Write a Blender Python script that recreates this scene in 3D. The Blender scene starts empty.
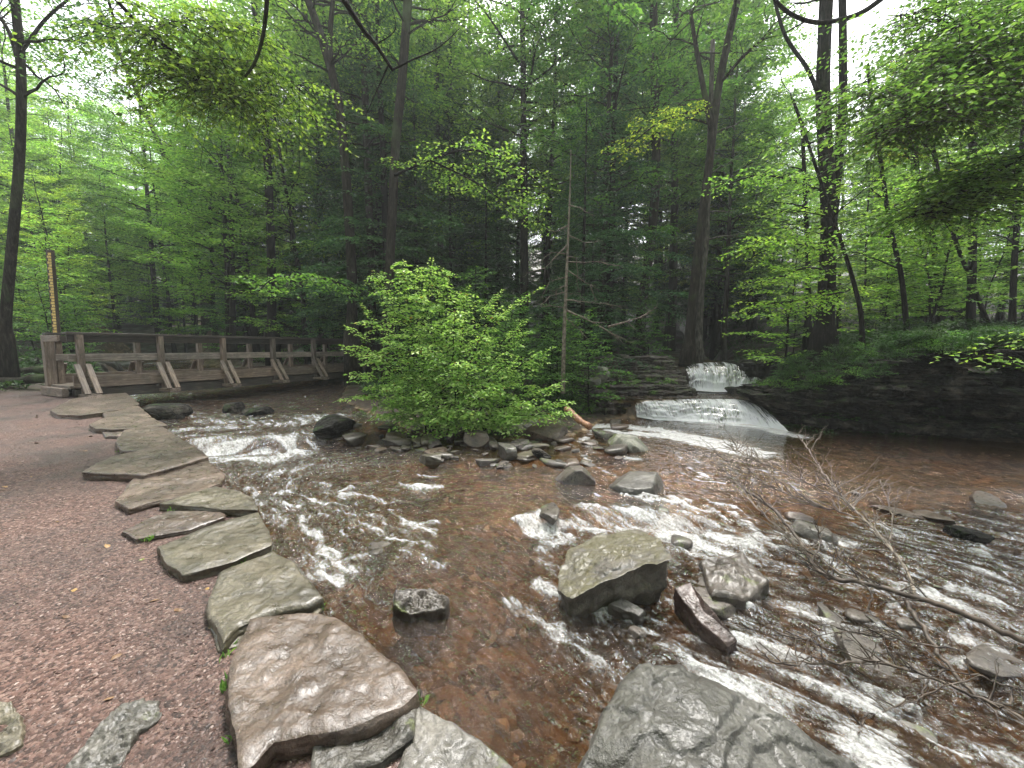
import bpy, math, random
import numpy as np
from math import radians as R, sin, cos, pi

random.seed(7)
RNG = np.random.default_rng(11)
scene = bpy.context.scene
COL = scene.collection
CZ = 1.45
FPX = 400.0
PITCH = math.atan(36 / 400)
cp, sp = cos(PITCH), sin(PITCH)

# ------------------------------------------------------------------ pixel helpers (only give world points at build time)
def ray(px, py):
    dx = (px - 512) / FPX
    dy = (384 - py) / FPX
    return np.array([dx, cp + sp * dy, -sp + cp * dy])

def gp(px, py, z=0.0):
    d = ray(px, py)
    t = (z - CZ) / d[2]
    return np.array([d[0] * t, d[1] * t, z])

def dp(px, py, Y):
    d = ray(px, py)
    t = Y / d[1]
    return np.array([d[0] * t, Y, CZ + d[2] * t])

# ------------------------------------------------------------------ noise
def _h(ix, iy, iz, s):
    h = (ix.astype(np.int64) * 374761393 + iy.astype(np.int64) * 668265263 + iz.astype(np.int64) * 2147483647 + s * 974711) & 0xffffffff
    h = ((h ^ (h >> 13)) * 1274126177) & 0xffffffff
    h = h ^ (h >> 16)
    return (h & 0xffff) / 65535.0

def vnoise(x, y, z=None, s=0):
    x = np.asarray(x, float); y = np.asarray(y, float)
    z = np.zeros_like(x) if z is None else np.asarray(z, float)
    fx, fy, fz = np.floor(x), np.floor(y), np.floor(z)
    u, v, w = x - fx, y - fy, z - fz
    u = u * u * (3 - 2 * u); v = v * v * (3 - 2 * v); w = w * w * (3 - 2 * w)
    r = 0
    for a in (0, 1):
        for b in (0, 1):
            for c in (0, 1):
                r = r + _h(fx + a, fy + b, fz + c, s) * (u if a else 1 - u) * (v if b else 1 - v) * (w if c else 1 - w)
    return r * 2 - 1

def fbm(x, y, z=None, s=0, o=4, g=0.5):
    r = 0; a = 1.0; f = 1.0; n = 0
    for i in range(o):
        r = r + a * vnoise(np.asarray(x) * f, np.asarray(y) * f, None if z is None else np.asarray(z) * f, s + i * 17)
        n += a; a *= g; f *= 2.03
    return r / n

def sstep(a, b, x):
    t = np.clip((x - a) / (b - a), 0, 1)
    return t * t * (3 - 2 * t)

def pdist(x, y, pts, closed=False):
    """distance to a polyline"""
    best = np.full(np.shape(x), 1e9)
    n = len(pts)
    for i in range(n if closed else n - 1):
        ax, ay = pts[i][:2]; bx, by = pts[(i + 1) % n][:2]
        vx, vy = bx - ax, by - ay
        L = vx * vx + vy * vy + 1e-12
        t = np.clip(((x - ax) * vx + (y - ay) * vy) / L, 0, 1)
        best = np.minimum(best, np.hypot(x - ax - t * vx, y - ay - t * vy))
    return best

def psdf(x, y, pts):
    """signed distance, positive inside"""
    d = pdist(x, y, pts, True)
    ins = np.zeros(np.shape(x), bool)
    n = len(pts)
    for i in range(n):
        ax, ay = pts[i][:2]; bx, by = pts[(i + 1) % n][:2]
        if ay == by: continue
        c = ((ay > y) != (by > y)) & (x < (bx - ax) * (y - ay) / (by - ay) + ax)
        ins ^= c
    return np.where(ins, d, -d)

# ------------------------------------------------------------------ mesh helpers
def make_mesh(name, V, faces, mats=None, smooth=False, attrs=None):
    """faces: list of int arrays (n,3) or (n,4)"""
    V = np.asarray(V, np.float32)
    fl = [np.asarray(f, np.int32) for f in faces if len(f)]
    me = bpy.data.meshes.new(name)
    me.vertices.add(len(V)); me.vertices.foreach_set('co', V.ravel())
    nl = sum(f.size for f in fl); nf = sum(len(f) for f in fl)
    me.loops.add(nl); me.polygons.add(nf)
    me.loops.foreach_set('vertex_index', np.concatenate([f.ravel() for f in fl]))
    st = []; o = 0
    for f in fl:
        st.append(o + np.arange(len(f)) * f.shape[1]); o += f.size
    me.polygons.foreach_set('loop_start', np.concatenate(st).astype(np.int32))
    me.polygons.foreach_set('use_smooth', np.full(nf, smooth))
    if attrs:
        for k, a in attrs.items():
            at = me.attributes.new(k, 'FLOAT', 'POINT')
            at.data.foreach_set('value', np.asarray(a, np.float32))
    me.update(calc_edges=True)
    for m in (mats or []):
        me.materials.append(m)
    return me

def link(name, me, parent=None, loc=None):
    o = bpy.data.objects.new(name, me)
    COL.objects.link(o)
    if parent is not None: o.parent = parent
    if loc is not None: o.location = loc
    return o

def tag(o, label=None, cat=None, group=None, kind=None):
    if label: o['label'] = label
    if cat: o['category'] = cat
    if group: o['group'] = group
    if kind: o['kind'] = kind
    return o

def empty(name, loc, label, cat, group=None):
    o = bpy.data.objects.new(name, None); COL.objects.link(o)
    o.location = loc; o.empty_display_size = .1
    return tag(o, label, cat, group)

class Tubes:
    def __init__(s): s.V = []; s.F = []; s.n = 0
    def tube(s, pts, rad, k=6, cap=True, flat=1.0):
        P = np.asarray(pts, float); n = len(P)
        if np.isscalar(rad): rad = np.full(n, rad)
        rad = np.asarray(rad, float)
        T = np.gradient(P, axis=0); T /= np.linalg.norm(T, axis=1)[:, None] + 1e-9
        ref = np.array([0, 0, 1.0]) if abs(T[:, 2]).mean() < .8 else np.array([1.0, 0, 0])
        A = np.cross(T, ref); A /= np.linalg.norm(A, axis=1)[:, None] + 1e-9
        B = np.cross(T, A)
        a = np.arange(k) * 2 * pi / k
        V = P[:, None, :] + rad[:, None, None] * (np.cos(a)[None, :, None] * A[:, None, :] + flat * np.sin(a)[None, :, None] * B[:, None, :])
        i = np.arange(n - 1)[:, None] * k; j = np.arange(k)[None, :]
        F = np.stack([i + j, i + (j + 1) % k, i + k + (j + 1) % k, i + k + j], -1).reshape(-1, 4)
        s.V.append(V.reshape(-1, 3)); s.F.append(F + s.n)
        s.n += n * k
        if cap:
            s.V.append(np.array([P[0], P[-1]]))
            jj = np.arange(k)
            c0 = np.stack([np.full(k, n * k), (jj + 1) % k, jj, jj], -1)
            c1 = np.stack([np.full(k, n * k + 1), (n - 1) * k + jj, (n - 1) * k + (jj + 1) % k, (n - 1) * k + (jj + 1) % k], -1)
            s.F.append(np.concatenate([c0, c1])[:, :3] [:, [0, 1, 2, 2]] + s.n - n * k)
            s.n += 2
    def box(s, c, sx, sy, sz, ax=(1, 0, 0), up=(0, 0, 1), jit=0):
        """box centred at c with half sizes along ax, cross, up"""
        ax = np.array(ax, float); ax /= np.linalg.norm(ax)
        up = np.array(up, float); up -= ax * up.dot(ax); up /= np.linalg.norm(up)
        sd = np.cross(up, ax)
        b = .006
        V = []
        # chamfered box: 3 rings
        for (z, ins) in ((-sz, b), (-sz + b, 0), (sz - b, 0), (sz, b)):
            for (x, y) in ((-1, -1), (1, -1), (1, 1), (-1, 1)):
                V.append(np.array(c) + ax * x * (sx - ins) + sd * y * (sy - ins) + up * z)
        F = [[3, 2, 1, 0], [12, 13, 14, 15]]
        for r in range(3):
            for j in range(4):
                F.append([r * 4 + j, r * 4 + (j + 1) % 4, r * 4 + 4 + (j + 1) % 4, r * 4 + 4 + j])
        s.V.append(np.array(V)); s.F.append(np.array(F) + s.n); s.n += 16
    def mesh(s, name, mat, smooth=True):
        F = np.concatenate(s.F)
        tri = F[:, 2] == F[:, 3]
        return make_mesh(name, np.concatenate(s.V), [F[~tri], F[tri][:, :3]], [mat], smooth)

# ------------------------------------------------------------------ materials
class NT:
    def __init__(s, name, disp=False):
        s.m = bpy.data.materials.new(name); s.m.use_nodes = True
        s.t = s.m.node_tree; s.t.nodes.clear()
        s.out = s.t.nodes.new('ShaderNodeOutputMaterial')
    def n(s, typ, **kw):
        nd = s.t.nodes.new('ShaderNode' + typ)
        ins = kw.pop('ins', {})
        for k, v in kw.items(): setattr(nd, k, v)
        for k, v in ins.items():
            if isinstance(v, bpy.types.NodeSocket): s.t.links.new(v, nd.inputs[k])
            else: nd.inputs[k].default_value = v
        return nd
    def pos(s, scale=(1, 1, 1), obj=False, rot=(0, 0, 0)):
        if obj: v = s.n('TexCoord').outputs['Object']
        else: v = s.n('NewGeometry').outputs['Position']
        return s.n('Mapping', ins={'Vector': v, 'Scale': scale, 'Rotation': rot}).outputs[0]
    def noise(s, vec, scale, detail=4, rough=.55, dist=0):
        return s.n('TexNoise', ins={'Vector': vec, 'Scale': scale, 'Detail': detail, 'Roughness': rough, 'Distortion': dist}).outputs[0]
    def ramp(s, fac, stops, interp='LINEAR'):
        nd = s.n('ValToRGB', ins={'Fac': fac}); cr = nd.color_ramp; cr.interpolation = interp
        while len(cr.elements) < len(stops): cr.elements.new(.5)
        for e, (p, c) in zip(cr.elements, stops):
            e.position = p; e.color = (c, c, c, 1) if isinstance(c, (int, float)) else (*c, 1)
        return nd.outputs[0]
    def mix(s, f, a, b, mode='MIX'):
        nd = s.n('Mix', data_type='RGBA', blend_type=mode)
        for k, v in ((0, f), (6, a), (7, b)):
            if isinstance(v, bpy.types.NodeSocket): s.t.links.new(v, nd.inputs[k])
            else: nd.inputs[k].default_value = v if k == 0 else (*v, 1) if len(v) == 3 else v
        return nd.outputs[2]
    def math(s, op, a, b=0.0, c=None, clamp=False):
        nd = s.n('Math', operation=op, use_clamp=clamp)
        for k, v in enumerate((a, b) if c is None else (a, b, c)):
            if isinstance(v, bpy.types.NodeSocket): s.t.links.new(v, nd.inputs[k])
            else: nd.inputs[k].default_value = v
        return nd.outputs[0]
    def bump(s, h, dist=.01, st=1.0, normal=None):
        ins = {'Height': h, 'Distance': dist, 'Strength': st}
        if normal is not None: ins['Normal'] = normal
        return s.n('Bump', ins=ins).outputs[0]
    def attr(s, name):
        return s.n('Attribute', attribute_name=name).outputs['Fac']
    def bsdf(s, col, rough=.8, normal=None, spec=.5):
        ins = {'Base Color': col if isinstance(col, bpy.types.NodeSocket) else (*col, 1), 'Roughness': rough, 'Specular IOR Level': spec}
        if normal is not None: ins['Normal'] = normal
        return s.n('BsdfPrincipled', ins=ins).outputs[0]
    def done(s, sh):
        s.t.links.new(sh, s.out.inputs['Surface']); return s.m

def rock_mat(name, c1, c2, c3, moss=0.0, rough=.6, rlo=.3, scale=1.0, strata=0.0, crack=0.0, mosscol=(.05, .065, .012), bumpd=.02, spec=.5, terr=0.0, coat=.35):
    t = NT(name)
    oi = t.n('ObjectInfo').outputs['Random']
    p = t.pos((1, 1, 1))
    vec = t.n('VectorMath', operation='ADD', ins={0: p, 1: t.n('CombineXYZ', ins={0: t.math('MULTIPLY', oi, 20.0)}).outputs[0]}).outputs[0]
    n1 = t.noise(vec, 2.2 * scale, 6, .6, .5)
    n2 = t.noise(vec, 14 * scale, 5, .65)
    n3 = t.noise(vec, 60 * scale, 4, .7)
    base = t.ramp(n1, [(.33, c1), (.5, c2), (.68, c3)])
    base = t.mix(.75, base, t.ramp(n2, [(.3, .45), (.5, .95), (.7, 1.3)]), 'MULTIPLY')
    base = t.mix(.8, base, t.ramp(n3, [(.35, .5), (.6, 1.2)]), 'MULTIPLY')
    h = t.math('ADD', t.math('MULTIPLY', n2, .7), t.math('MULTIPLY', n3, .25))
    if strata:
        ps = t.pos((1.2, 1.2, 22))
        ns = t.noise(ps, 1.6, 4, .6, .3)
        base = t.mix(strata, base, t.ramp(ns, [(.35, .3), (.5, 1.0), (.7, 1.25)]), 'MULTIPLY')
        h = t.math('ADD', h, t.math('MULTIPLY', ns, 1.2))
        vj = t.n('TexVoronoi', feature='DISTANCE_TO_EDGE', ins={'Vector': t.n('VectorMath', operation='ADD', ins={0: t.pos((1.6, 1.6, 5.0)), 1: t.n('TexNoise', ins={'Vector': p, 'Scale': 5.0, 'Detail': 3}).outputs[1]}).outputs[0], 'Scale': 1.3}).outputs['Distance']
        jk = t.ramp(vj, [(0.0, 0.15), (.05, 1.0)])
        base = t.mix(strata, base, jk, 'MULTIPLY'); h = t.math('ADD', h, t.math('MULTIPLY', jk, 1.0))
    if crack:
        vd = t.n('VectorMath', operation='ADD', ins={0: vec, 1: t.n('VectorMath', operation='SCALE', ins={0: t.n('TexNoise', ins={'Vector': vec, 'Scale': 2.5, 'Detail': 2}).outputs[1], 'Scale': .55}).outputs[0]}).outputs[0]
        vo = t.n('TexVoronoi', feature='DISTANCE_TO_EDGE', ins={'Vector': vd, 'Scale': crack}).outputs['Distance']
        ck = t.ramp(vo, [(0.0, 0.0), (.035, .7), (.09, 1.0)])
        base = t.mix(.85, base, t.mix(ck, (.13, .12, .09), (1, 1, 1)), 'MULTIPLY')
        h = t.math('ADD', h, t.math('MULTIPLY', ck, .8))
    if terr:
        gv = t.attr('groove'); base = t.mix(t.math('MULTIPLY', gv, .9), base, (.012, .012, .008)); tn = t.n('TexNoise', ins={'Vector': t.n('Mapping', ins={'Vector': vec, 'Scale': (1.5, .8, 1.2), 'Rotation': (0, 0, .7)}).outputs[0], 'Scale': 1.5, 'Detail': 1.0, 'Roughness': .4, 'Distortion': .35}).outputs[0]
        fr = t.math('FRACT', t.math('MULTIPLY', tn, terr))
        ck = t.ramp(fr, [(0.0, .05), (.03, .5), (.08, 1.0), (.97, .95), (1.0, .4)])
    if moss:
        nz = t.n('SeparateXYZ', ins={0: t.n('NewGeometry').outputs['Normal']}).outputs[2]
        mk = t.math('MULTIPLY', t.ramp(t.noise(vec, 3.4 * scale, 5, .65), [(.62 - moss * .3, 0.0), (.75 - moss * .3, 1.0)]), t.ramp(nz, [(.1, 0.0), (.6, 1.0)]))
        base = t.mix(mk, base, t.mix(t.ramp(n3, [(.4, 0.0), (.6, 1.0)]), mosscol, tuple(c * 2.2 for c in mosscol)))
    rr = t.ramp(n2, [(.35, rlo), (.62, rough)])
    if coat:
        ns_ = t.bump(t.math('ADD', t.math('MULTIPLY', n2, .3), t.math('MULTIPLY', n1, .9)), max(bumpd, .02) * .6)
        wetm = t.ramp(t.noise(vec, 1.6, 3), [(.35, coat), (.6, coat * .35)])
        sh = t.n('BsdfPrincipled', ins={'Base Color': base, 'Roughness': t.math('ADD', rr, .15), 'Specular IOR Level': spec, 'Normal': t.bump(h, bumpd), 'Coat Weight': wetm, 'Coat Roughness': .27, 'Coat IOR': 1.45, 'Coat Normal': ns_}).outputs[0]
        return t.done(sh)
    return t.done(t.bsdf(base, rr, t.bump(h, bumpd), spec))

def leaf_mat(name, c1, c2, c3, trans=.45, rough=.45, dead=0.0):
    t = NT(name)
    isl = t.n('NewGeometry').outputs['Random Per Island']
    oi = t.n('ObjectInfo')
    cl = t.noise(t.pos((1, 1, 1)), .45, 2, .5)
    f = t.math('ADD', t.math('MULTIPLY', isl, .6), t.math('MULTIPLY', cl, .55))
    col = t.ramp(f, [(.25, c1), (.55, c2), (.85, c3)])
    if dead:
        col = t.mix(t.ramp(isl, [(1 - dead, 0.0), (1 - dead + .01, 1.0)]), col, (.35, .22, .04))
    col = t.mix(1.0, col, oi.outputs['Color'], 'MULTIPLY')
    b = t.bsdf(col, rough, None, .35)
    tc = t.mix(1.0, col, (1.12, 1.18, .68), 'MULTIPLY')
    tr = t.n('BsdfTranslucent', ins={'Color': tc}).outputs[0]
    return t.done(t.n('MixShader', ins={0: trans, 1: b, 2: tr}).outputs[0])

def bark_mat(name, c1, c2, moss=0.0):
    t = NT(name)
    p = t.pos((9, 9, 1.6), obj=True)
    n = t.noise(p, 2.2, 6, .65, .4)
    n2 = t.noise(t.pos((1, 1, .7), obj=True), 1.3, 4)
    col = t.ramp(n, [(.35, tuple(c * .35 for c in c1)), (.5, c1), (.7, c2)])
    col = t.mix(t.ramp(n2, [(.62 - moss, 0.0), (.8 - moss, .8)]), col, (.06, .085, .035))
    return t.done(t.bsdf(col, .85, t.bump(n, .04), .08))

M = {}
M['bark_dark'] = bark_mat('bark_dark', (.010, .008, .007), (.032, .027, .022))
M['bark'] = bark_mat('bark_brown', (.022, .018, .014), (.062, .052, .042), .08)
M['bark_pale'] = bark_mat('bark_pale', (.075, .068, .058), (.19, .175, .15), .02)
M['leaf_mid'] = leaf_mat('leaf_mid', (.06, .13, .035), (.115, .23, .055), (.22, .36, .085))
M['leaf_light'] = leaf_mat('leaf_light', (.11, .225, .045), (.21, .38, .075), (.38, .54, .12), .52)
M['leaf_yellow'] = leaf_mat('leaf_yellow', (.12, .2, .02), (.22, .3, .025), (.42, .4, .04), .5)
M['leaf_hemlock'] = leaf_mat('leaf_hemlock', (.03, .075, .035), (.058, .13, .055), (.10, .19, .07), .38, .5)
M['leaf_shrub'] = leaf_mat('leaf_shrub', (.10, .22, .045), (.28, .48, .10), (.56, .72, .28), .45, .35, .015)
M['leaf_dark'] = leaf_mat('leaf_dark', (.02, .05, .015), (.035, .085, .02), (.07, .13, .03), .3)
_t = NT('wet_branch'); M['twig_brown'] = _t.done(_t.bsdf(_t.ramp(_t.noise(_t.pos((1, 1, 1)), 12, 4), [(.35, (.025, .018, .013)), (.65, (.10, .078, .06))]), .6, None, .3))
_t = NT('dry_twig'); M['twig_pale'] = _t.done(_t.bsdf(_t.ramp(_t.noise(_t.pos((1, 1, 1)), 14, 4), [(.35, (.08, .065, .05)), (.65, (.24, .205, .165))]), .8, None, .2))
M['rock_path'] = rock_mat('slab_pinkish', (.045, .031, .022), (.082, .058, .042), (.14, .10, .076), 0, .36, .09, 1.0, bumpd=.017, coat=.32)
M['rock_olive'] = rock_mat('slab_olive', (.040, .034, .021), (.074, .063, .040), (.125, .108, .074),   .0, .4, .12, 1.0, bumpd=.017, coat=.4)
M['rock_wet'] = rock_mat('rock_wet', (.025, .02, .015), (.055, .044, .034), (.11, .095, .08), .15, .45, .12)
M['rock_grey'] = rock_mat('rock_grey', (.028, .025, .02), (.06, .055, .045), (.125, .115, .098), .05, .45, .14)
M['rock_big'] = rock_mat('rock_eroded', (.030, .028, .022), (.053, .051, .042), (.092, .089, .077), .0, .42, .12, 1.0, terr=6.0, bumpd=.03)
M['rock_moss'] = rock_mat('rock_mossy', (.03, .026, .02), (.06, .052, .04), (.11, .098, .075), .78, .55, .2, terr=3.0, mosscol=(.042, .037, .018), bumpd=.025)
M['rock_red'] = rock_mat('rock_red', (.035, .02, .015), (.062, .038, .03), (.11, .072, .06), 0.0, .4, .12)
M['rock_dark'] = rock_mat('rock_dark_strata', (.006, .005, .0045), (.017, .015, .012), (.11, .095, .078), .3, .9, .5, 1.0, strata=.8, mosscol=(.02, .035, .008), bumpd=.04, spec=.2, coat=0.0)
M['rock_ledge'] = rock_mat('rock_brown_strata', (.02, .014, .010), (.045, .032, .023), (.10, .078, .06), .35, .6, .3, 1.0, strata=.7, mosscol=(.04, .06, .015), bumpd=.03)
M['rock_lichen'] = rock_mat('rock_lichen', (.05, .045, .036), (.12, .12, .095), (.30, .30, .25), .3, .8, .5)

def wood_mat(name, c1, c2, ax='x'):
    t = NT(name)
    sc = (1.2, 14, 14)
    p = t.pos(sc, obj=True)
    n = t.noise(p, 2.5, 6, .65, .6)
    n2 = t.noise(t.pos((1, 1, 1), obj=True), 2.2, 4)
    col = t.ramp(n, [(.3, tuple(c * .5 for c in c1)), (.5, c1), (.72, c2)])
    col = t.mix(.8, col, t.ramp(n2, [(.35, .5), (.6, 1.15)]), 'MULTIPLY')
    col = t.mix(1.0, col, t.ramp(t.n('ObjectInfo').outputs['Random'], [(0, (.68, .70, .72)), (.5, (.95, .93, .92)), (1, (1.2, 1.14, 1.08))]), 'MULTIPLY')
    st = t.noise(t.pos((2.5, 2.5, 2.5)), 1.5, 5, .7)
    col = t.mix(t.ramp(st, [(.55, 0.0), (.7, .6)]), col, (.05, .055, .035))
    return t.done(t.bsdf(col, t.ramp(n2, [(.35, .4), (.6, .75)]), t.bump(n, .006)))
M['wood'] = wood_mat('weathered_wood', (.17, .13, .10), (.34, .275, .225))
M['wood_pale'] = wood_mat('pale_weathered_wood', (.27, .225, .185), (.50, .44, .38))
M['wood_dark'] = wood_mat('dark_and_shaded_wood', (.05, .04, .033), (.12, .10, .085))  # own tone of cap and pole; painted shade on top rails and stringers
# ------------------------------------------------------------------ layout (world polylines)
def gpath(px, py, dz=0.0):
    z = .1
    for _ in range(6):
        q = gp(px, py, z); z = .017 * min(q[1], 12) + dz
    return gp(px, py, z)

edge_px = [(126, 396), (140, 408), (160, 424), (182, 441), (205, 457), (220, 474), (232, 486), (255, 510), (268, 545), (308, 583), (320, 600), (350, 630), (398, 665), (412, 700), (440, 718), (530, 775)]
EDGE = [tuple(gpath(*p)[:2]) for p in edge_px]
PATHLAND = [(-60, 46), (-40, 36), (-27, 26.5), (-20, 20), (-14.5, 14.5), (-12.0, 12.0)] + EDGE + [(.6, .7), (2.2, -.8), (5, -4), (-60, -20)]
ISLAND = [(-34, 60), (-28, 38), (-21, 27), (-15.5, 22.5), (-10, 19.5), (-7.2, 17.5), (-5.6, 13.2), (-4.3, 11), (-3.3, 9.8), (-2.3, 9.15), (-1.2, 8.55), (0, 8.5), (1.2, 8.8), (1.9, 9.6), (2.3, 10.6), (3.4, 11.2), (4.0, 12.3), (5.7, 12.8), (5.9, 14), (6.3, 18), (9, 26), (14, 60)]
RIGHTLAND = [(20, 60), (12, 26), (9.0, 18), (8.2, 14), (7.6, 12.6), (7.0, 11.6), (6.5, 10.2), (6.5, 9.3), (7.2, 8.9), (8.6, 8.4), (10.0, 7.7), (13, 6.8), (20, 5), (60, -5), (60, 60)]

def WZ(x, y):
    """water level"""
    x = np.asarray(x, float); y = np.asarray(y, float)
    yl = np.interp(x, [-3, -1.6, -.3, .3, 1.4, 2.5, 3.4, 4.5, 8], [1.8, 3.2, 4.35, 4.6, 4.75, 4.45, 3.9, 3.3, 3.0])
    s = yl - y
    z = -.5 - .24 * sstep(0, 2.4, s) - .12 * sstep(-.02, .28, s) * sstep(-.4, .3, x) * sstep(3.2, 2.2, x)
    # left branch: upper level beyond the little cascade
    yc = np.interp(x, [-8, -5.2, -4.2, -3.2, -2.6], [6.4, 7.2, 7.5, 8.2, 8.8])
    left = sstep(-2.0, -3.0, x)
    z = z + left * (.24 * sstep(-.1, .35, y - yc) + .05 * sstep(.4, 3, y - yc))
    # upstream rise
    up = np.clip(y - 14 + (-x - 8) * .4, 0, 60)
    z = z + left * up * .04
    return z

def ground_parts(x, y):
    a = psdf(x, y, PATHLAND); b = psdf(x, y, ISLAND); c = psdf(x, y, RIGHTLAND)
    return a, b, c

def H(x, y):
    x = np.asarray(x, float); y = np.asarray(y, float)
    a, b, c = ground_parts(x, y)
    n1 = fbm(x * .6, y * .6, s=3, o=4); n2 = fbm(x * 2.7, y * 2.7, s=9, o=4)
    bed = WZ(x, y) - .16 - .13 * np.abs(n1) + .10 * n2
    bed = bed - .12 * sstep(2, 6, x) * sstep(5, 7, y)
    # falls channel steps (hidden rock under the sheets)
    ch = sstep(2.2, 2.9, x) * sstep(10.9, 11.2, y) * (b < .0) * (c < .0)
    bed = np.where(ch > 0, np.maximum(bed, -.55 + .5 * ch + .82 * sstep(12.9, 13.4, y) * sstep(5.2, 5.7, x)), bed)
    far = np.clip(y - 12, 0, 200)
    yy = np.clip(y, -5, 12)
    path = .017 * yy + np.clip(far, 0, 8) * .02 + .015 * n2 * .6 + .02 * n1
    dl = np.clip(-x - 13, 0, 100)
    path = path + np.clip(dl - 1.5, 0, 20) * .06 + np.clip(dl - 16, 0, 100) * .22 + np.clip(y - 22, 0, 100) * .3 * sstep(1, 5, dl)
    path = path + np.clip(-y - 3, 0, 60) * .1
    isl = WZ(x, y) + .07 + .30 * sstep(.2, 2.2, b) + .9 * sstep(2.0, 6.0, b) * sstep(10.8, 13.5, y) + .05 * n2 + .1 * n1 * sstep(.5, 3, b)
    isl = isl + .45 * sstep(2.8, 4.4, x) * sstep(.0, .5, b) * sstep(11.8, 13, y)
    hill = np.clip(y - 17, 0, 14) * .05 + np.clip(y - 27, 0, 200) * .3
    isl = isl + hill
    rtop = np.interp(x, [6.3, 7.6, 9, 11], [.45, .6, .9, 1.0])
    rt = WZ(x, y) - .1 + 1.25 * rtop * sstep(.9, 1.6, c) + .75 * sstep(1.4, 3.6, c) + .25 * n1 * sstep(.3, 2, c) + .08 * n2
    rt = rt + np.clip(c - 3, 0, 100) * .1 + np.clip(y - 22, 0, 200) * .22
    bed = bed + np.clip(y - 34, 0, 200) * .3 * (x < 0)
    zz = bed
    zz = np.where(a > -.12, bed + (path - bed) * sstep(-.12, .05, a), zz)
    zz = np.where(b > -.5, np.maximum(zz, zz + (isl - zz) * sstep(-.45, .15, b)), zz)
    zz = np.where(c > -.15, zz + (rt - zz) * sstep(-.15, .15, c), zz)
    ch2 = sstep(2.5, 5, x) * (y > 13.6) * (b < .2) * (c < .2)
    zz = np.where(ch2 > 0, np.maximum(zz, .75 + np.clip(y - 19, 0, 12) * .08 + np.clip(y - 28, 0, 300) * .3), zz)
    return zz

def Hs(x, y): return float(H(np.array([x]), np.array([y]))[0])

def axis(knots):
    out = []
    for (a, b, st) in knots:
        out.append(np.arange(a, b, st))
    return np.concatenate(out + [[knots[-1][1]]])

def grid_mesh(name, xs, ys, zf, mats, smooth=True, attrf=None, keep=None, matf=None):
    X, Y = np.meshgrid(xs, ys)
    x = X.ravel(); y = Y.ravel()
    z = zf(x, y)
    nx = len(xs); ny = len(ys)
    i = np.arange(ny - 1)[:, None] * nx; j = np.arange(nx - 1)[None, :]
    F = np.stack([i + j, i + j + 1, i + nx + j + 1, i + nx + j], -1).reshape(-1, 4)
    if keep is not None:
        k = keep(x, y, z)
        F = F[k[F].any(1)]
        used = np.zeros(len(x), bool); used[F.ravel()] = True
        idx = np.cumsum(used) - 1
        F = idx[F]; x, y, z = x[used], y[used], z[used]
    me = make_mesh(name, np.stack([x, y, z], 1), [F], mats, smooth, attrf(x, y, z) if attrf else None)
    return me

# ---- ground material: gravel path / leaf litter / river bed by attribute
def ground_material():
    t = NT('ground_soil')
    p = t.pos((1, 1, 1))
    wet = t.attr('bed'); pa = t.attr('path')
    # gravel
    vd = t.n('TexVoronoi', ins={'Vector': p, 'Scale': 62.0, 'Randomness': 1.0})
    vs = t.n('TexVoronoi', ins={'Vector': t.pos((1, 1.5, 1)), 'Scale': 26.0})
    nb = t.noise(p, 1.1, 5, .6)
    nf = t.noise(p, 45, 5, .7)
    g = t.ramp(t.n('SeparateColor', ins={0: vd.outputs['Color']}).outputs[0], [(.0, (.023, .012, .009)), (.35, (.062, .033, .025)), (.7, (.098, .055, .043)), (1, (.15, .10, .082))])
    g = t.mix(.9, g, t.ramp(nb, [(.33, .38), (.5, .95), (.66, 1.25)]), 'MULTIPLY')
    g = t.mix(.85, g, t.ramp(nf, [(.35, .5), (.6, 1.15)]), 'MULTIPLY')
    # litter
    nl = t.noise(p, 9, 6, .7)
    l = t.ramp(nl, [(.3, (.012, .009, .006)), (.5, (.035, .024, .015)), (.7, (.09, .058, .036))])
    l = t.mix(t.ramp(t.noise(p, .8, 4), [(.5, 0.0), (.65, .8)]), l, (.035, .055, .015))
    # river bed
    v2 = t.n('TexVoronoi', ins={'Vector': p, 'Scale': 6.5, 'Randomness': 1.0})
    r = t.ramp(t.n('SeparateColor', ins={0: v2.outputs['Color']}).outputs[0], [(0, (.045, .026, .011)), (.4, (.13, .08, .033)), (.75, (.2, .13, .06)), (1, (.30, .22, .13))])
    r = t.mix(.8, r, t.ramp(t.noise(p, 3, 5, .65), [(.3, .35), (.5, .95), (.7, 1.4)]), 'MULTIPLY')
    r = t.mix(.7, r, t.ramp(v2.outputs['Distance'], [(.3, 1.0), (.75, .4)]), 'MULTIPLY')
    col = t.mix(pa, l, g); col = t.mix(wet, col, r)
    hg = t.math('ADD', t.math('MULTIPLY', t.math('SUBTRACT', 1.0, vd.outputs['Distance']), .5), t.math('MULTIPLY', nf, .8))
    h = t.mix(pa, t.mix(0.0, nl, nl), hg)
    bn = t.bump(t.n('SeparateColor', ins={0: h}).outputs[0], .012)
    return t.done(t.bsdf(col, t.ramp(nb, [(.35, .45), (.6, .8)]), bn, .4))
M['ground'] = ground_material()

def gattr(x, y, z):
    a, b, c = ground_parts(x, y)
    pa = sstep(-.05, .1, a) * sstep(-16, -13.5, x - fbm(x * .5, y * .5, s=5)) 
    pa = np.maximum(pa, sstep(-.05, .1, a) * (y < 9))
    pa = pa * (1 - sstep(1.5, 3, np.abs(y - 15) * 0 + np.clip(-x - 16, 0, 9)))
    bed = sstep(.25, -.1, np.maximum(np.maximum(a * 3, b), c * 3))
    bed = np.maximum(bed * (z < WZ(x, y) + .04), 0)
    return {'path': pa, 'bed': bed}

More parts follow.
